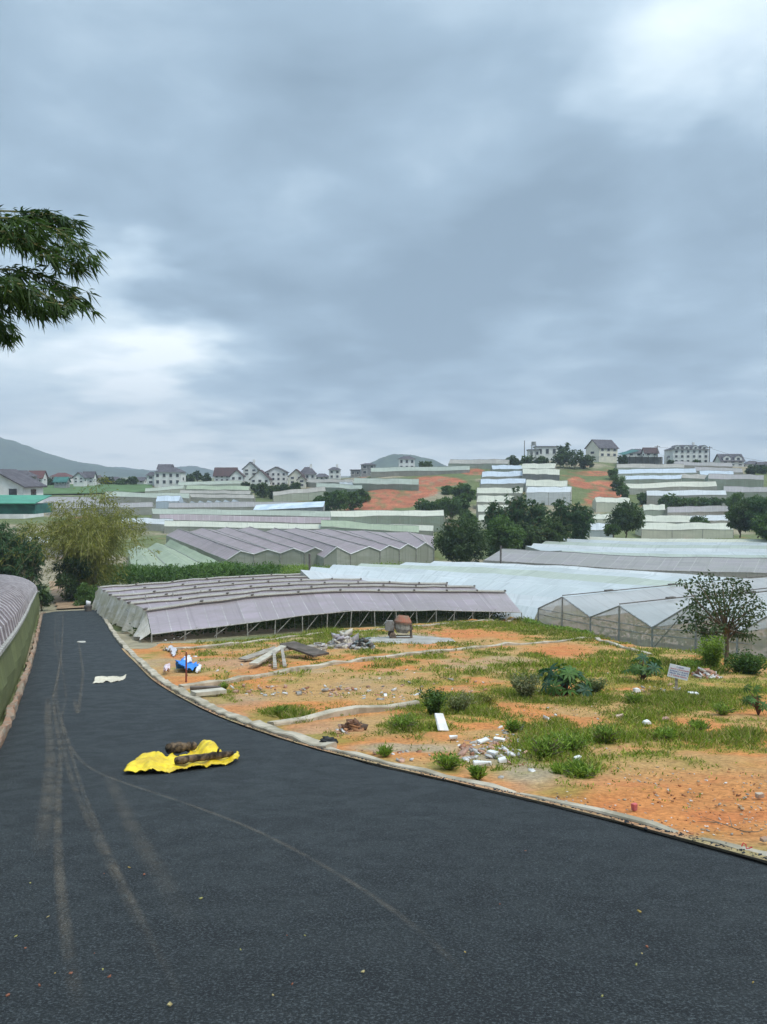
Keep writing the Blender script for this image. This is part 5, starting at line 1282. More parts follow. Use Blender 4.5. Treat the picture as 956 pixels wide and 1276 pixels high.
# skyline trees
clump_row('', [(236, 603, 590, 6, 'first dark tree of the group right of the white villa'), (246, 602, 586, 6, 'tallest dark tree of the group right of the white villa'), (258, 601, 590, 5, 'last dark tree of the group right of the white villa'),
  (293, 606, 598, 5, 'small round tree in front of the white gabled house'), (318, 614, 602, 6, 'first dark tree under the steep brown gable'), (328, 620, 602, 9, 'second dark tree under the steep brown gable'), (342, 622, 604, 9, 'third dark tree below the skyline houses'), (355, 616, 602, 8, 'fourth dark tree below the skyline houses'), (368, 611, 602, 7, 'fifth dark tree below the skyline houses'), (378, 607, 600, 5, 'small tree at the right end below the skyline houses'), (306, 612, 600, 5, 'narrow tree left of the steep brown gable'),
  (530, 582, 575, 9, 'small round tree on the skyline right of the white hilltop house'), (640, 582, 568, 9, 'first low tree on the crest left of the flat roofed building'), (657, 582, 567, 9, 'second low tree on the crest by the flat roofed building'), (675, 582, 569, 9, 'third low tree on the crest under the flat roofed building'), (699, 583, 563, 11, 'bush on the left of the tall rounded crest tree'), (729, 584, 566, 11, 'bush on the right of the tall rounded crest tree'),
  (716, 584, 560, 14, 'broad bush on the crest under the tall dark tree'), (704, 578, 550, 10, 'tall dark tree on the crest left of the cream house'), (775, 581, 567, 6, 'dark tree between the cream house and teal shed'), (868, 580, 574, 4, 'tiny bush in front of the big villa'), (836, 580, 574, 4, 'tiny bush left of the big villa'),
  (948, 590, 578, 9, 'bush at the right edge of the skyline'), (936, 592, 580, 7, 'bush right of the grey roofed house on the skyline'),
  (60, 606, 596, 9, 'green tree beside the teal sheet shed'), (85, 603, 593, 6, 'tree right of the teal sheet shed'), (134, 604, 594, 8, 'tree in the far hedge behind the bamboo tip'), (165, 605, 593, 8, 'rounded tree in the far hedge left of the white villa'), (152, 605, 597, 7, 'low tree in the far hedge')], DG, leaves=1000, ll=.9, lw=.5, name='tree')
# left edge green field
def field():
    mb = MB(); m_ = mat('green_field', (.10, .17, .06), (.07, .12, .04), .2)
    a = [G(45, 618), G(190, 614), G(190, 604.5), G(45, 605.5)]
    for i in range(20):
        for j in range(6):
            def q(s, t): v = a[0].lerp(a[1], s).lerp(a[3].lerp(a[2], s), t); return (v.x, v.y, Tz(v.x, v.y) + .5)
            mb.quad(q(i / 20, j / 6), q((i + 1) / 20, j / 6), q((i + 1) / 20, (j + 1) / 6), q(i / 20, (j + 1) / 6))
    props(mb.build('field', m_), kind='structure')
field()
# small open-crowned tree at the right of the plot
def small_tree():
    p = G(900, 832); Y = p.y; s = Y / F; root = empty('tree', p, 'small open dark leaved tree in front of the clear gabled greenhouse', 'tree'); mb = MB(); 
    def L(px, py, dy=0): q = P(px, py, Y + dy) - p; return np.array(q)
    T0 = [L(905, 835), L(906, 800, .2), L(903, 780)]
    mb.tube([Vector(q) for q in T0], [.09, .07, .06], 7)
    tips = [(852, 728, .4), (868, 722, -.5), (885, 718, .3), (900, 727, -.4), (862, 745, .6), (880, 740, 0), (895, 748, -.7), (912, 740, .5), (925, 738, -.3), (940, 742, .4), (950, 752, -.4), (935, 758, .6), (918, 758, -.6), (905, 765, .4), (885, 762, .9), (868, 765, -.4), (852, 772, .3), (868, 780, .5), (890, 782, -.6), (912, 782, .6), (932, 775, -.3), (944, 766, .3), (925, 790, .3), (880, 792, -.2), (858, 785, -.5), (900, 738, .7), (876, 730, .6), (938, 793, 0), (855, 757, 0), (915, 725, .2), (930, 728, .2)]
    B, D, t = [], [], []
    for (a, b, dy) in tips:
        e = L(a, b, dy * 1.2); s0 = T0[2] * (1 - .5 * rng.random()) + T0[1] * .0 if 0 else T0[1] + (T0[2] - T0[1]) * rng.random(); mid = (s0 + e) / 2 + np.array([0, 0, .1]) + rng.normal(size=3) * .08
        mb.tube([Vector(s0), Vector(mid), Vector(e)], [.04, .025, .008], 5); ct = rng.random()
        for _ in range(78):
            k = .55 + .6 * rng.random(); q = (s0 * (1 - k) + e * k) if k < 1 else e; q = q + rdir(1)[0] * (.08 + .30 * rng.random()) * np.array([1.1, 1, .62]); B.append(q); D.append(rdir(1)[0] + (e - s0) * .4); t.append(np.clip(.5 * ct + .5 * rng.random(), 0, 1))
    for k in range(5):
        mb.tube([Vector(T0[0]), Vector(T0[0] + rng.normal(size=3) * (.25, .2, 0) + (0, 0, .9)), ], [.02, .008], 4)
    mb.build('trunk', M['bark'], root, True); t = np.array(t)[:, None]
    link('crown', leafmesh('crown', B, D, rng.uniform(.10, .19, len(B)), rng.uniform(.06, .10, len(B)), np.array((.035, .06, .025)) * (1 - t) + np.array((.08, .12, .045)) * t), M['leaf'], root)
small_tree()
def bush(label, px, pb, pt, rpx, n, ll, lw, p, name='shrub', up=.6, stems=9, group=None):
    b = G(px, pb); b = Vector((b.x, b.y, LZ(b.x, b.y))); h = P(px, pt, b.y).z - b.z; r = rpx * b.y / F; root = empty(name, b, label, name, group); mb = MB(); ends = []
    for _ in range(stems):
        a = rng.uniform(0, 6.28); q = r * rng.random() ** .6 * .9; e = np.array([math.cos(a) * q, math.sin(a) * q, h * rng.uniform(.55, 1)]); ends.append(e); mb.tube([(0, 0, -.05), tuple(e * (.35, .35, .5)), tuple(e)], [.014, .01, .004], 4)
    mb.build('stems', M['bark'], root); i = rng.integers(0, stems, n); k = rng.uniform(.1, 1.05, (n, 1)); E = np.array(ends)[i]
    B = E * np.c_[k ** 1.4, k ** 1.4, k] + rdir(n) * r * .22; B[:, 2] = np.maximum(B[:, 2], .01); D = rdir(n) * .8 + E / max(r, .1) * .3; D[:, 2] = np.abs(D[:, 2]) * .6 + up * .3
    link('foliage', leafmesh('foliage', B, D, rng.uniform(.6, 1.2, n) * ll, lw, pal(p, n, rng.random((stems, 1))[i])), M['leaf'], root); return root
bush('tall bright green bush under the small dark tree', 888, 838, 795, 22, 4200, .12, .035, YG, stems=22)
bush('dense green weeds at the right edge behind the clay', 930, 842, 818, 34, 3800, .12, .05, MG, stems=26)
bush('green bush left of the tree foot, in front of the glass like wall', 862, 838, 822, 18, 1600, .10, .04, YG, stems=14)
bush('dense green shrub with narrow leaves at the end of the short footing', 540, 893, 862, 20, 2400, .09, .03, MG, stems=16)
bush('dry tipped shrub right of the dense green one', 572, 890, 864, 20, 1900, .08, .025, ((.12, .15, .05), (.25, .24, .12)), stems=18)
bush('low shrub with greyish heads left of the near castor plant', 655, 872, 843, 20, 2200, .09, .035, ((.10, .13, .05), (.24, .24, .13)), stems=18)
bush('thin weeds between the two shrubs in the middle of the plot', 605, 880, 866, 14, 700, .08, .02, BG, stems=12)
bush('grey green weeds behind the sign, right of the near castor plant', 742, 866, 845, 16, 1200, .09, .035, ((.09, .13, .05), (.2, .22, .1)), stems=14)
for (a, b, c, d, lab) in ((680, 948, 920, 24, 'biggest bright green weed patch near the road'), (712, 940, 918, 22, 'bright green weed clump right of the biggest patch'), (755, 930, 908, 18, 'round green weed clump below the castor plant'), (640, 915, 900, 14, 'small green clump left of the biggest patch'),
    (560, 962, 944, 18, 'ragged green weeds at the road edge below the white slab'), (595, 975, 960, 9, 'small yellow green tuft at the road edge'), (500, 912, 896, 20, 'green weeds left of the white slab'), (722, 972, 958, 20, 'low yellow green patch at the top of the bare clay'), (700, 968, 960, 12, 'little tuft left of the low yellow green patch'), (790, 880, 866, 12, 'weed tuft below the far castor plant'), (830, 925, 912, 14, 'weed tuft on the clay left of the right edge'), (870, 915, 900, 14, 'weeds between the sign and the right edge'), (480, 946, 936, 8, 'tiny green tuft by the kerb left of the ragged weeds'), (900, 893, 880, 14, 'weed tuft below the bright bush'), (350, 895, 882, 9, 'small weeds beside the short footing'), (280, 862, 852, 5, 'single weed by the grey plank')):
    bush(lab, a, b, c, d * 1.25, 320 + d * 22, .12, .02, YG, 'weed', 1.6, 40, 'weed clumps on the building plot')
def castor(label, px, pb, pt, rpx, n=26):
    b = G(px, pb); b = Vector((b.x, b.y, LZ(b.x, b.y))); h = P(px, pt, b.y).z - b.z; r = rpx * b.y / F; root = empty('castor_plant', b, label, 'plant', 'castor plants'); mb = MB(); V = []; Q = []; Cc = []
    for k in range(n):
        a = rng.uniform(0, 6.28); q = r * rng.random() ** .5; z = h * rng.uniform(.3, .95) * (1 - .3 * (q / r) ** 2); e = Vector((math.cos(a) * q, math.sin(a) * q, z)); mb.tube([(0, 0, 0), (e.x * .25, e.y * .25, e.z * .6), e], [.02, .014, .006], 4)
        nrm = (Vector((e.x, e.y, r * 1.0)) + Vector(rng.normal(size=3) * .25)).normalized(); u = nrm.orthogonal().normalized(); v = nrm.cross(u); R_ = r * rng.uniform(.3, .46); c = np.array([.045, .105, .06]) if rng.random() < .4 else np.array([.07, .14, .03]); c = c * rng.uniform(.7, 1.4)
        for i in range(8):
            t = 6.28 * i / 8; d1 = (u * math.cos(t) + v * math.sin(t)); s1 = (u * math.cos(t - .3) + v * math.sin(t - .3)); s2 = (u * math.cos(t + .3) + v * math.sin(t + .3)); m = len(V)
            V += [e, e + s1 * R_ * .55, e + d1 * R_ - nrm * R_ * .3, e + s2 * R_ * .55]; Q.append((m, m + 1, m + 2, m + 3)); Cc += [c] * 4
    mb.build('stems', mat('red_stem', (.16, .07, .05)), root); link('foliage', npmesh('foliage', np.array([tuple(v) for v in V]), np.array(Q), col=np.array(Cc)), M['leaf'], root)
castor('broad star leaved plant left of the sign, nearer of the pair', 705, 868, 828, 34, 34); castor('broad star leaved plant just left of the white sign, farther of the pair', 800, 850, 814, 24, 24); castor('star leaved plant with bare dark stems cut by the right edge', 945, 893, 850, 20, 13)
# overhanging bamboo top left
def overhang():
    b = Vector((-7.4, 7.2, Tz(-7.4, 7.2))); root = empty('bamboo', b, 'overhanging bamboo branches with long drooping leaves at the top left', 'bamboo'); Y = 6.4; mb = MB(); B, D, t, LL = [], [], [], []
    mains = [[(-150, 300), (-60, 268), (20, 272), (70, 285), (112, 318)], [(-150, 330), (-60, 290), (10, 288), (60, 312), (96, 330)], [(-120, 262), (-20, 262), (35, 264), (66, 266), (80, 275)],
             [(-150, 380), (-60, 338), (10, 335), (60, 345), (98, 372)], [(-150, 400), (-60, 352), (5, 348), (45, 360), (78, 380)], [(-150, 420), (-60, 372), (-10, 366), (25, 372), (45, 382)], [(-150, 430), (-60, 392), (-20, 385), (0, 396), (6, 415)],
             [(-150, 300), (-60, 280), (-10, 280), (20, 285), (45, 300)], [(-150, 390), (-80, 350), (-30, 350), (0, 356), (20, 366)], [(-150, 300), (-80, 272), (-40, 275), (10, 290), (30, 300)], [(-150, 400), (-80, 372), (-40, 380), (-15, 392), (-4, 402)]]
    for k, m in enumerate(mains):
        dy = rng.uniform(-.5, .5); pts = [np.array(P(a, c, Y + dy)) for a, c in m]
        root_pt = np.array([-7.2 + rng.normal() * .1, 7.1, 1.2 + .1 * k]); mb.tube([Vector(root_pt - np.array(b)), *[Vector(q - np.array(b)) for q in pts]], [.016, .012, .009, .007, .005, .002], 4)
        pts = np.array(pts); L_ = len(pts) - 1; tint = rng.random()
        nb = 76 if k < 7 else 56
        for _ in range(nb):
            s = rng.uniform(1.0, L_) if rng.random() < .93 else L_; q = np.array([np.interp(s, range(L_ + 1), pts[:, j]) for j in range(3)]); tan_ = pts[min(int(s) + 1, L_)] - pts[max(0, min(int(s), L_ - 1))]; tan_ = tan_ / np.linalg.norm(tan_)
            off_ = rdir(1)[0] * rng.random() * np.array([.16, .25, .085]); tip = q + off_; tip[2] -= .02
            mb.tube([Vector(q - np.array(b)), Vector(tip - np.array(b))], [.003, .0015], 3, False)
            dr = tan_ * .55 + off_ / .2 * .5
            for _l in range(rng.integers(5, 10)):
                d = dr + rdir(1)[0] * .6; d[2] -= .28; B.append(tip - np.array(b) + rdir(1)[0] * .02); D.append(d); t.append(np.clip(tint * .5 + rng.random() * .5, 0, 1)); LL.append(rng.uniform(.06, .16))
    for k in range(4): mb.tube([(0.2 * k - .3, .1 * k, -.1), (0.2 * k - .3, .1 * k, 4), (.5 + .2 * k, 0, 6.0 - .3 * k)], [.04, .03, .012], 6)
    mb.build('culms', M['culm'], root); t = np.array(t)[:, None]
    link('foliage', leafmesh('foliage', B, D, np.array(LL), .017, np.array((.012, .032, .008)) * (1 - t) + np.array((.07, .12, .02)) * t, .15), M['leaf'], root)
overhang()
# ------------------------------------------------------------------ objects on the plot and road
M['tarp'] = mat('yellow_tarpaulin', (.84, .62, .02), (.60, .40, .02), 3.2, .42, .5, 9, spec=.45)
M['tarpback'] = M['tarp']
def cloth(name, label, cat, outline, hfun, mat_, lift=.03, res=54):
    """a crumpled sheet lying on the ground; outline in picture points"""
    g = [G(*q) for q in outline]; c = sum(g, Vector()) / len(g); c.z = Tz(c.x, c.y); poly_ = np.array([(q.x - c.x, q.y - c.y) for q in g])
    x0, y0 = poly_.min(0); x1, y1 = poly_.max(0); X, Y_ = np.meshgrid(np.linspace(x0, x1, res), np.linspace(y0, y1, res))
    ins = np.zeros(X.shape, bool); n_ = len(poly_)
    for i in range(n_):
        a, b = poly_[i], poly_[(i + 1) % n_]; cnd = ((a[1] > Y_) != (b[1] > Y_)) & (X < (b[0] - a[0]) * (Y_ - a[1]) / (b[1] - a[1] + 1e-9) + a[0]); ins ^= cnd
    Z = T(X + c.x, Y_ + c.y) - c.z + lift + hfun(X, Y_)
    idx = np.arange(X.size).reshape(X.shape); k = ins[:-1, :-1] & ins[1:, 1:] & ins[:-1, 1:] & ins[1:, :-1]
    Q = np.stack([idx[:-1, :-1], idx[:-1, 1:], idx[1:, 1:], idx[1:, :-1]], -1)[k]; used, inv = np.unique(Q, return_inverse=True)
    V = np.stack([X, Y_, Z], -1).reshape(-1, 3)[used]; o = link(name, npmesh(name, V, inv.reshape(-1, 4)), mat_, smooth=False); o.location = c; so_ = o.modifiers.new('s', 'SOLIDIFY'); so_.thickness = .008; props(o, label, cat); return o, c
def crump(amp, s, seed): return lambda X, Y: amp * (np.abs(fbm(X * s + 9, Y * s, seed, 3) - .5) * 2.4 + .25 * fbm(X * s * 3, Y * s * 3, seed + 3, 3))
def tarp():
    out = [(153, 969), (158, 960), (176, 951), (190, 949), (198, 951), (207, 950), (214, 946), (220, 949), (236, 944), (244, 936), (262, 936), (278, 944), (290, 949), (298, 945), (300, 951), (290, 956), (262, 960), (222, 966), (200, 968), (180, 969)]
    c0 = G(225, 955)
    def hf(X, Y):
        px, py = pix(X + c_.x, Y + c_.y, T(X + c_.x, Y + c_.y)); h = crump(.075, 3.4, 5)(X, Y) + .03 * np.abs(np.sin(X * 9 + 5 * Y + 3 * fbm(X * 2, Y * 2, 3))) + .018 * np.abs(np.sin(X * 23 - 14 * Y + 5 * fbm(X * 3, Y * 3, 4)))
        for (a, b, s, k) in ((262, 943, 16, .15), (251, 939, 7, .06), (188, 955, 20, .09), (200, 951, 9, .05), (170, 960, 10, .03), (294, 949, 8, .08), (214, 951, 7, .06)): h = h + k * sm(1.15 - np.hypot((px - a) / s, (py - b) / (s * .9)))
        return h
    g = [G(*q) for q in out]; c_ = sum(g, Vector()) / len(g)
    cloth('tarpaulin', 'crumpled yellow tarpaulin lying across the asphalt around two logs', 'tarpaulin', out, hf, M['tarp'], .02, 70)
    def log(label, a, b, r, up):
        A, B = G(*a), G(*b); A.z = roadz(A.x, A.y) + up; B.z = roadz(B.x, B.y) + up; mb = MB(); n_ = 14; pts = []; rad = []
        for i in range(n_ + 1):
            t = i / n_; pts.append(A.lerp(B, t) - A + Vector((0, random.uniform(-.012, .012), random.uniform(-.008, .008)))); rad.append(r * (1 + random.uniform(-.2, .16)) * (1.1 - .25 * t) * (.8 if i in (0, n_) else 1))
        mb.tube(pts, rad, 12); k = pts[int(n_ * .72)]; up > .135 or mb.tube([k, k + Vector((.03, .02, r * 1.9))], [r * .45, r * .3], 7)
        o = mb.build('log', M['log'], None, True); o.location = A; props(o, label, 'log')
    log('long dark log resting on the front of the yellow tarpaulin', (219, 961), (290, 951), .055, .13); log('short dark log behind the yellow tarpaulin', (210, 946), (244, 942), .085, .14)
tarp()
cloth('sack', 'flattened cream sack on the asphalt beyond the yellow tarpaulin', 'sack', [(115, 853), (118, 849), (128, 847), (138, 845), (150, 846), (158, 843), (157, 847), (150, 850), (140, 852), (133, 851), (124, 853)], crump(.12, 2, 8), mat('cream_cloth', (.62, .56, .44), (.50, .44, .34), 3), .02, 50)
cloth('sack', 'small pale flat scrap on the far part of the road', 'sack', [(95, 801.5), (97, 799.5), (107, 799.5), (108, 801.5)], crump(.04, 2, 9), mat('pale_cloth', (.5, .47, .4)), .02, 24)
def blue():
    a = [(218, 838), (221, 833), (228, 830), (236, 829), (244, 832), (250, 836), (246, 839), (236, 840), (226, 839)]
    cloth('tarpaulin', 'crumpled bright blue plastic sheet on the plot near the kerb', 'tarpaulin', a, crump(.42, 1.4, 12), mat('blue_sheet', (.03, .17, .62), (.05, .26, .70), 2, .4), .05, 40)
blue()
WHS = mat('white_plastic', (.74, .73, .72), (.6, .58, .57), 4, .5)
cloth('plastic_bag', 'white plastic scrap on the back of the blue sheet', 'bag', [(228, 832), (232, 828), (238, 829), (240, 832), (234, 833)], crump(.40, 2, 13), WHS, .12, 24)
cloth('plastic_bag', 'white and pink plastic bag left of the blue sheet', 'bag', [(203, 842), (206, 837), (213, 838), (212, 842), (207, 844)], crump(.35, 2, 14), mat('pink_white_plastic', (.72, .66, .68), (.5, .3, .34), 5, .5), .06, 24)
cloth('plastic_sheet', 'white torn sheet near the foot of the mauve net wall', 'sheet', [(205, 812), (214, 808), (222, 812), (220, 820), (214, 822), (212, 816)], crump(.25, 1.6, 15), mat('greyish_sheet', (.6, .58, .6), (.42, .4, .42), 4, .5), .06, 30)
cloth('plastic_bag', 'white paper scrap at the right of the blue sheet', 'bag', [(243, 841), (248, 837), (252, 839), (249, 842)], crump(.3, 2, 16), WHS, .06, 20)
def stake():
    p = G(232, 851); mb = MB(); mb.tube([(0, 0, -.1), (.02, 0, .95)], [.035, .03], 6); o = mb.build('stake', mat('rusty_stake', (.28, .08, .05), (.15, .05, .04))); o.location = (p.x, p.y, LZ(p.x, p.y)); props(o, 'thin rusty red stake standing in front of the blue sheet', 'stake')
stake()
def board(name, label, a, b, w_, th, mat_, za=.05, zb=.05, cat='plank', group='planks lying on the plot'):
    A, B = G(*a), G(*b); A.z = LZ(A.x, A.y) + za; B.z = LZ(B.x, B.y) + zb; d = B - A; s = Vector((d.y, -d.x, 0)).normalized() * w_ / 2; up = Vector((0, 0, th)); mb = MB(); z = Vector()
    q = [z - s, d - s + Vector((.03, .02, 0)), d + s, z + s]; mb.poly([v + up for v in q]); mb.poly(q[::-1])
    for i in range(4): mb.quad(q[i], q[(i + 1) % 4], q[(i + 1) % 4] + up, q[i] + up)
    o = mb.build(name, mat_); o.location = A; props(o, label, cat, group)
M['palewood'] = mat('pale_plank', (.52, .47, .38), (.38, .34, .27), 2, .8, .2, 20); M['darkwood'] = mat('dark_plank', (.15, .12, .10), (.08, .065, .05), 2, .9, .3, 18)
board('plank', 'pale plank lying beside the kerb, nearer of two', (241, 871), (279, 867), .30, .10, M['palewood'], .06, .06)
board('plank', 'dark plank just behind the pale plank beside the kerb', (237, 866), (274, 865), .16, .10, M['darkwood'], .10, .08)
board('plank', 'long pale board leaning across the plank heap', (316, 834), (357, 818), .34, .07, M['palewood'], .12, .45)
board('plank', 'dark wide board on the right of the plank heap', (358, 818), (400, 824), .75, .08, M['darkwood'], .50, .18)
board('plank', 'grey board at the left of the plank heap', (302, 827), (345, 821), .40, .06, M['wood'], .10, .40)
board('plank', 'weathered board behind the plank heap', (330, 822), (392, 817), .45, .06, M['wood'], .30, .35)
board('plank', 'short prop plank under the front of the plank heap', (343, 835), (341, 826), .14, .08, M['wood'], .0, .40)
board('plank', 'second short prop plank under the heap', (355, 833), (351, 823), .14, .08, M['wood'], .0, .42)
def heap(name, label, cat, px, py, rx, n, pal_, s0, s1, hh):
    c = G(px, py); c.z = LZ(c.x, c.y); ps = []; sz = []; cs = []; r = rx * c.y / F
    for _ in range(n):
        t = random.random() * 6.28; q = random.random() ** .6; h = hh * (1 - q ** 1.6) * random.random() ** .5; ps.append((math.cos(t) * q * r, math.sin(t) * q * r * .8, h)); sz.append(random.uniform(s0, s1)); cs.append(np.array(random.choice(pal_)) * random.uniform(.7, 1.05))
    mb_ = chip_mesh(name, np.array(ps), np.array(sz), np.array(cs)); o = link(name, mb_, M['stone']); o.location = c; props(o, label, cat, kind='stuff')
heap('rubble_heap', 'heap of white sacks and pale rubble left of the cement mixer', 'rubble', 428, 807, 16, 150, [(.6, .56, .54), (.5, .44, .46), (.62, .56, .46), (.3, .27, .26)], .22, .55, .65)
heap('rubble_heap', 'smaller grey rubble between the white heap and the mixer', 'rubble', 452, 809, 13, 110, [GY_, DK, (.5, .48, .46), (.2, .24, .24)], .15, .4, .5)
heap('rubble_heap', 'thin white rubble right of the plank heap', 'rubble', 397, 811, 9, 60, [(.6, .56, .54), GY_, (.3, .26, .2)], .15, .35, .35)
heap('rubble_heap', 'crumbled dark earth at the kerb beside the short footing', 'rubble', 440, 913, 12, 120, [(.20, .10, .06), (.12, .08, .06), (.40, .2, .1)], .06, .2, .22)
heap('rubble_heap', 'broken black asphalt lump at the road edge', 'rubble', 409, 930, 7, 60, [(.03, .033, .036), (.06, .06, .06)], .06, .16, .12)
heap('rubble_heap', 'small pile of pink brick pieces right of the sign', 'rubble', 878, 846, 14, 90, [PK, BR, WH], .1, .28, .3)
def mortar_patch():
    c = G(508, 799); c.z = LZ(c.x, c.y); mb = MB(); V = []; n_ = 28
    ring = lambda k, z: [Vector((math.cos(i / n_ * 6.283) * k * 2.3 * (1 + .12 * math.sin(i * 1.7)), math.sin(i / n_ * 6.283) * k * 1.9 * (1 + .1 * math.sin(i * 2.3)), z + Tz(c.x + math.cos(i / n_ * 6.283) * k * 2.3, c.y + math.sin(i / n_ * 6.283) * k * 1.9) - Tz(c.x, c.y))) for i in range(n_)]
    a, b = ring(1, -.02), ring(.9, .10)
    for i in range(n_): mb.quad(a[i], a[(i + 1) % n_], b[(i + 1) % n_], b[i])
    mb.poly(b); o = mb.build('mortar_slab', mat('grey_mortar', (.40, .38, .34), (.30, .28, .25), 1.5, .9, .3)); o.location = c; props(o, 'flat grey patch of spilled mortar under the cement mixer', 'mortar patch')
mortar_patch()
def mixer():
    p = G(508, 798); p = Vector((p.x - .5, p.y, LZ(p.x, p.y) + .08)); root = empty('cement_mixer', p, 'small cement mixer with an orange topped drum standing on the mortar patch', 'cement mixer', rz=.1); root.scale = (.74, .74, .82)
    rust = mat('orange_drum_paint', (.34, .13, .08), (.24, .15, .10), 3, .8); grey = mat('cement_crusted_steel', (.34, .31, .26), (.20, .18, .15), 5, .9, .4); dk = mat('oily_frame', (.09, .075, .06), (.18, .12, .08), 5)
    def lathe(prof, m, nm, par, tilt=(0, 0, 0), loc=(0, 0, 0), seg=24):
        mb = MB()
        for (r0, z0), (r1, z1) in zip(prof[:-1], prof[1:]):
            for i in range(seg):
                a, b = 6.283 * i / seg, 6.283 * (i + 1) / seg; mb.quad((r0 * math.cos(a), r0 * math.sin(a), z0), (r0 * math.cos(b), r0 * math.sin(b), z0), (r1 * math.cos(b), r1 * math.sin(b), z1), (r1 * math.cos(a), r1 * math.sin(a), z1))
        o = mb.build(nm, m, par, True); o.rotation_euler = tilt; o.location = loc; return o
    tl = (-.12, .1, 0); dl = (.28, 0, .32)
    d = lathe([(.0, 0), (.36, .02), (.60, .28), (.62, .66)], grey, 'drum', root, tl, dl)
    lathe([(.625, .66), (.64, .70), (.64, .76), (.46, 1.05), (.36, 1.16), (.33, 1.16), (.36, .9)], rust, 'drum_mouth', root, tl, dl)
    lathe([(.62, .58), (.68, .58), (.68, .68), (.62, .68)], dk, 'ring_gear', root, tl, dl)
    for (a, b) in (((-.45, -.4, 0), (-.3, -.25, .8)), ((-.45, .4, 0), (-.3, .25, .8)), ((.95, -.4, 0), (.9, -.25, 1.0)), ((.95, .4, 0), (.9, .25, 1.0))):
        mb = MB(); mb.tube([a, b], .045, 6); mb.build('leg', dk, root)
    mb = MB(); mb.tube([(-.45, -.4, .1), (.95, -.4, .1)], .04, 6); mb.tube([(-.45, .4, .1), (.95, .4, .1)], .04, 6); mb.tube([(-.3, -.25, .8), (-.3, .25, .8)], .05, 6); mb.tube([(.9, -.25, 1.0), (.9, .25, 1.0)], .05, 6); mb.tube([(.9, 0, 1.0), (1.05, 0, .55)], .05, 6); mb.build('frame', dk, root)
    mb = MB(); 
    mb.box((-.62, 0, .80), (.62, .55, .50)); mb.box((-.62, 0, 1.08), (.50, .42, .14)); mb.build('motor_housing', mat('grey_housing', (.24, .23, .21), (.17, .15, .13), 4), root)
    o = root.children[-1]; bv = o.modifiers.new('b', 'BEVEL'); bv.width = .08; bv.segments = 3
    for sy in (-.5, .5): 
        w_ = lathe([(.0, -.05), (.22, -.05), (.25, 0), (.22, .05), (.0, .05)], dk, 'wheel', root, (math.pi / 2, 0, 0), (-.45, sy, .22))
mixer()
def sign():
    p = G(843, 863); p = Vector((p.x, p.y, LZ(p.x, p.y))); s = p.y / F; root = empty('sign', p, 'small tilted white notice board with lines of writing on a wooden stake', 'sign', rz=-.12)
    mb = MB(); mb.box((0, .03, .14), (.07, .04, .66)); mb.build('stake', M['wood'], root)
    w_, h_ = 25 * s, 16.5 * s; tilt = -.20; cz = 24.5 * s; b = bpy.data.objects
    from mathutils import Matrix
    Mx = Matrix.Rotation(-tilt * -1, 4, 'Y')
    Mx = Matrix.Rotation(.20, 4, 'Y')
    mb = MB(); mb.box((0.05, -.01, cz), (w_, .018, h_), M=Mx); bd = mb.build('board', mat('white_board', (.78, .80, .84), (.72, .74, .78), 2, .4), root)
    for col, nm, rows_ in (((.03, .05, .30), 'blue_lettering', (0, 2, 3)), ((.50, .04, .10), 'red_lettering', (1, 4))):
        mb = MB(); r_ = random.Random(5 + len(nm))
        for r in rows_:
            zz_ = h_ * (.36 - r * .17); x = -w_ * (.44 if r else .16); end = w_ * (.44 if r else .16)
            while x < end:
                gw = r_.uniform(.012, .024); hh = h_ * .085 
                k = r_.choice((0, 1, 2))
                for (dx, dz, sx, sz) in (((0, 0, .006, hh), (gw * .5, hh * .4, gw, .006), (gw, 0, .006, hh)), ((0, 0, .006, hh), (gw * .5, 0, gw, .006), (gw * .5, -hh * .45, gw, .006)), ((gw * .5, hh * .45, gw, .006), (gw * .5, 0, .006, hh), (gw, -hh * .2, .006, hh * .5)))[k]:
                    q = Mx @ Vector((x + dx, -.022, zz_ + dz)); mb.box((q.x + .05, q.y, q.z + cz), (sx, .004, sz), M=Mx)
                x += gw + .014 if r_.random() > .18 else gw + .04
        mb.build(nm, mat(nm, col, col), bd)
sign()
def slab_obj(name, label, cat, px, py, sz, m, rz=0, tilt=(0, 0), z=.05, group=None):
    p = G(px, py); mb = MB(); from mathutils import Matrix
    mb.box((0, 0, 0), sz); o = mb.build(name, m); bm = o.modifiers.new('b', 'BEVEL'); bm.width = min(sz) * .2; bm.segments = 2
    for v in o.data.vertices: v.co += Vector((random.uniform(-1, 1), random.uniform(-1, 1), random.uniform(-1, 1))) * min(sz) * .25
    o.location = (p.x, p.y, LZ(p.x, p.y) + z); o.rotation_euler = (tilt[0], tilt[1], rz); props(o, label, cat, group)
WT = mat('white_tile', (.74, .73, .70), (.60, .58, .55), 5, .6)
slab_obj('foam_block', 'large white broken slab standing on edge among the weeds', 'slab', 549, 913, (.20, .42, .09), WT, .5, (.7, .3), .16)
slab_obj('foam_block', 'small white block below the large white slab', 'slab', 565, 925, (.14, .10, .06), WT, .2, z=.06)
slab_obj('tile', 'long white tile lying nearest the road in the rubble', 'tile', 601, 959, (.27, .11, .06), WT, -.1, z=.06)
slab_obj('tile', 'white tile piece in the middle of the rubble patch', 'tile', 602, 930, (.22, .13, .05), WT, .5, z=.06)
slab_obj('tile', 'tilted narrow white tile in the rubble', 'tile', 614, 945, (.10, .18, .05), WT, .7, z=.06)
slab_obj('tile', 'white tile at the right of the rubble patch', 'tile', 626, 955, (.13, .11, .06), WT, .1, z=.06)
slab_obj('tile', 'pair like white tile at the upper right of the rubble patch', 'tile', 622, 928, (.20, .1, .05), WT, -.3, z=.06)
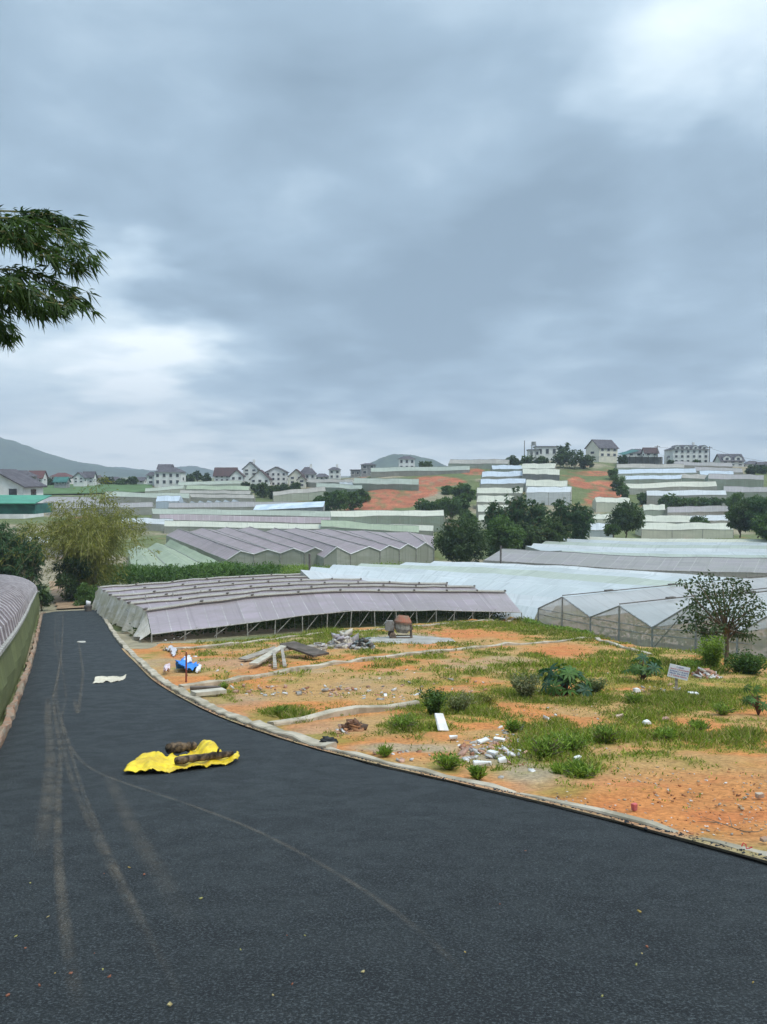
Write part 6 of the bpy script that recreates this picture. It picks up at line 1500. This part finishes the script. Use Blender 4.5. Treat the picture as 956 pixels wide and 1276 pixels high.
slab_obj('stone', 'white stone beside the rubble left of the sign', 'stone', 793, 865, (.16, .14, .12), WT, .4, z=.07)
slab_obj('stone', 'flat white stone right of the sign foot', 'stone', 864, 869, (.26, .16, .07), WT, .1, z=.06)
slab_obj('stone', 'white stone on the clay under the weed clumps', 'stone', 806, 906, (.15, .10, .09), WT, .4, z=.06)
slab_obj('stone', 'white lump between the weeds left of the bare clay', 'stone', 719, 953, (.10, .08, .08), WT, .4, z=.05)
slab_obj('stone', 'pinkish stone in the weeds', 'stone', 772, 898, (.18, .10, .08), mat('pinkish_stone', (.6, .42, .34), (.5, .35, .28), 5), .2, z=.06)
slab_obj('stone', 'pale brown stone on the bare clay at the right edge', 'stone', 947, 999, (.09, .06, .05), mat('brown_stone', (.5, .42, .32), (.35, .26, .2), 7), .2, z=.04)
slab_obj('crumpled_can', 'pinkish red crumpled wrapper on the road edge', 'litter', 791, 1016, (.055, .05, .07), mat('pink_paper', (.62, .14, .13), (.4, .12, .12), 8), .3, z=.06)
slab_obj('brick', 'brown brick piece at the far right of the road edge', 'brick', 953, 1056, (.08, .05, .03), M['brick'], .3, z=.04)
def ribbon():
    p = G(928, 1064); mb = MB(); pts = [(0, 0, .03), (.02, .01, .06), (.04, .0, .05), (.035, -.02, .02), (.06, -.03, .03), (.085, -.03, .04)]; mb.tube(pts, .005, 5); o = mb.build('ribbon', mat('red_ribbon', (.60, .03, .05))); o.location = (p.x - .03, p.y, LZ(p.x, p.y)); props(o, 'thin red curled string at the lower right road edge', 'string')
    mb = MB()
    for (a, b, c) in (((0, 0, .02), (-.18, .12, .05), (-.30, .30, .04)), ((-.1, .06, .04), (-.06, .2, .06), (-.02, .32, .04)), ((0, 0, .02), (.12, -.02, .03), (.25, .06, .03)), ((-.2, .14, .05), (-.3, .16, .05), (-.4, .2, .03))): mb.tube([a, b, c], [.006, .004, .002], 4)
    p = G(928, 1045); o = mb.build('dead_twig', M['bark']); o.location = (p.x, p.y, LZ(p.x, p.y) + .01); props(o, 'thin bare twig lying on the orange clay near the road edge', 'twig')
ribbon()
def bollard():
    p = G(110, 762); mb = MB(); root = empty('bucket', p + Vector((0, 0, .03)), 'small dark bucket with a pale bag on top at the far end of the road', 'bucket'); mb.tube([(0, 0, 0), (0, 0, .5)], [.28, .34], 12); mb.build('body', M['dark_post'], root); mb = MB(); mb.tube([(0, 0, .5), (.05, 0, .75), (-.15, 0, .9)], [.2, .22, .05], 8); mb.build('bag', WHS, root, True)
bollard()
def pipe():
    for px, pb, pt, lab in ((386, 720, 690, 'short dark post behind the left end of the wavy greenhouse'), (624, 708, 680, 'thin dark post at the left end of the long mauve greenhouse')):
        Y = 84 if px < 500 else 101; p = P(px, pb, Y); h = P(px, pt, Y).z - p.z; mb = MB(); mb.tube([(0, 0, -2), (0, 0, h)], .12, 6); o = mb.build('post', M['dark_post']); o.name = 'marker_post'; o.location = p; props(o, lab, 'post')
pipe()
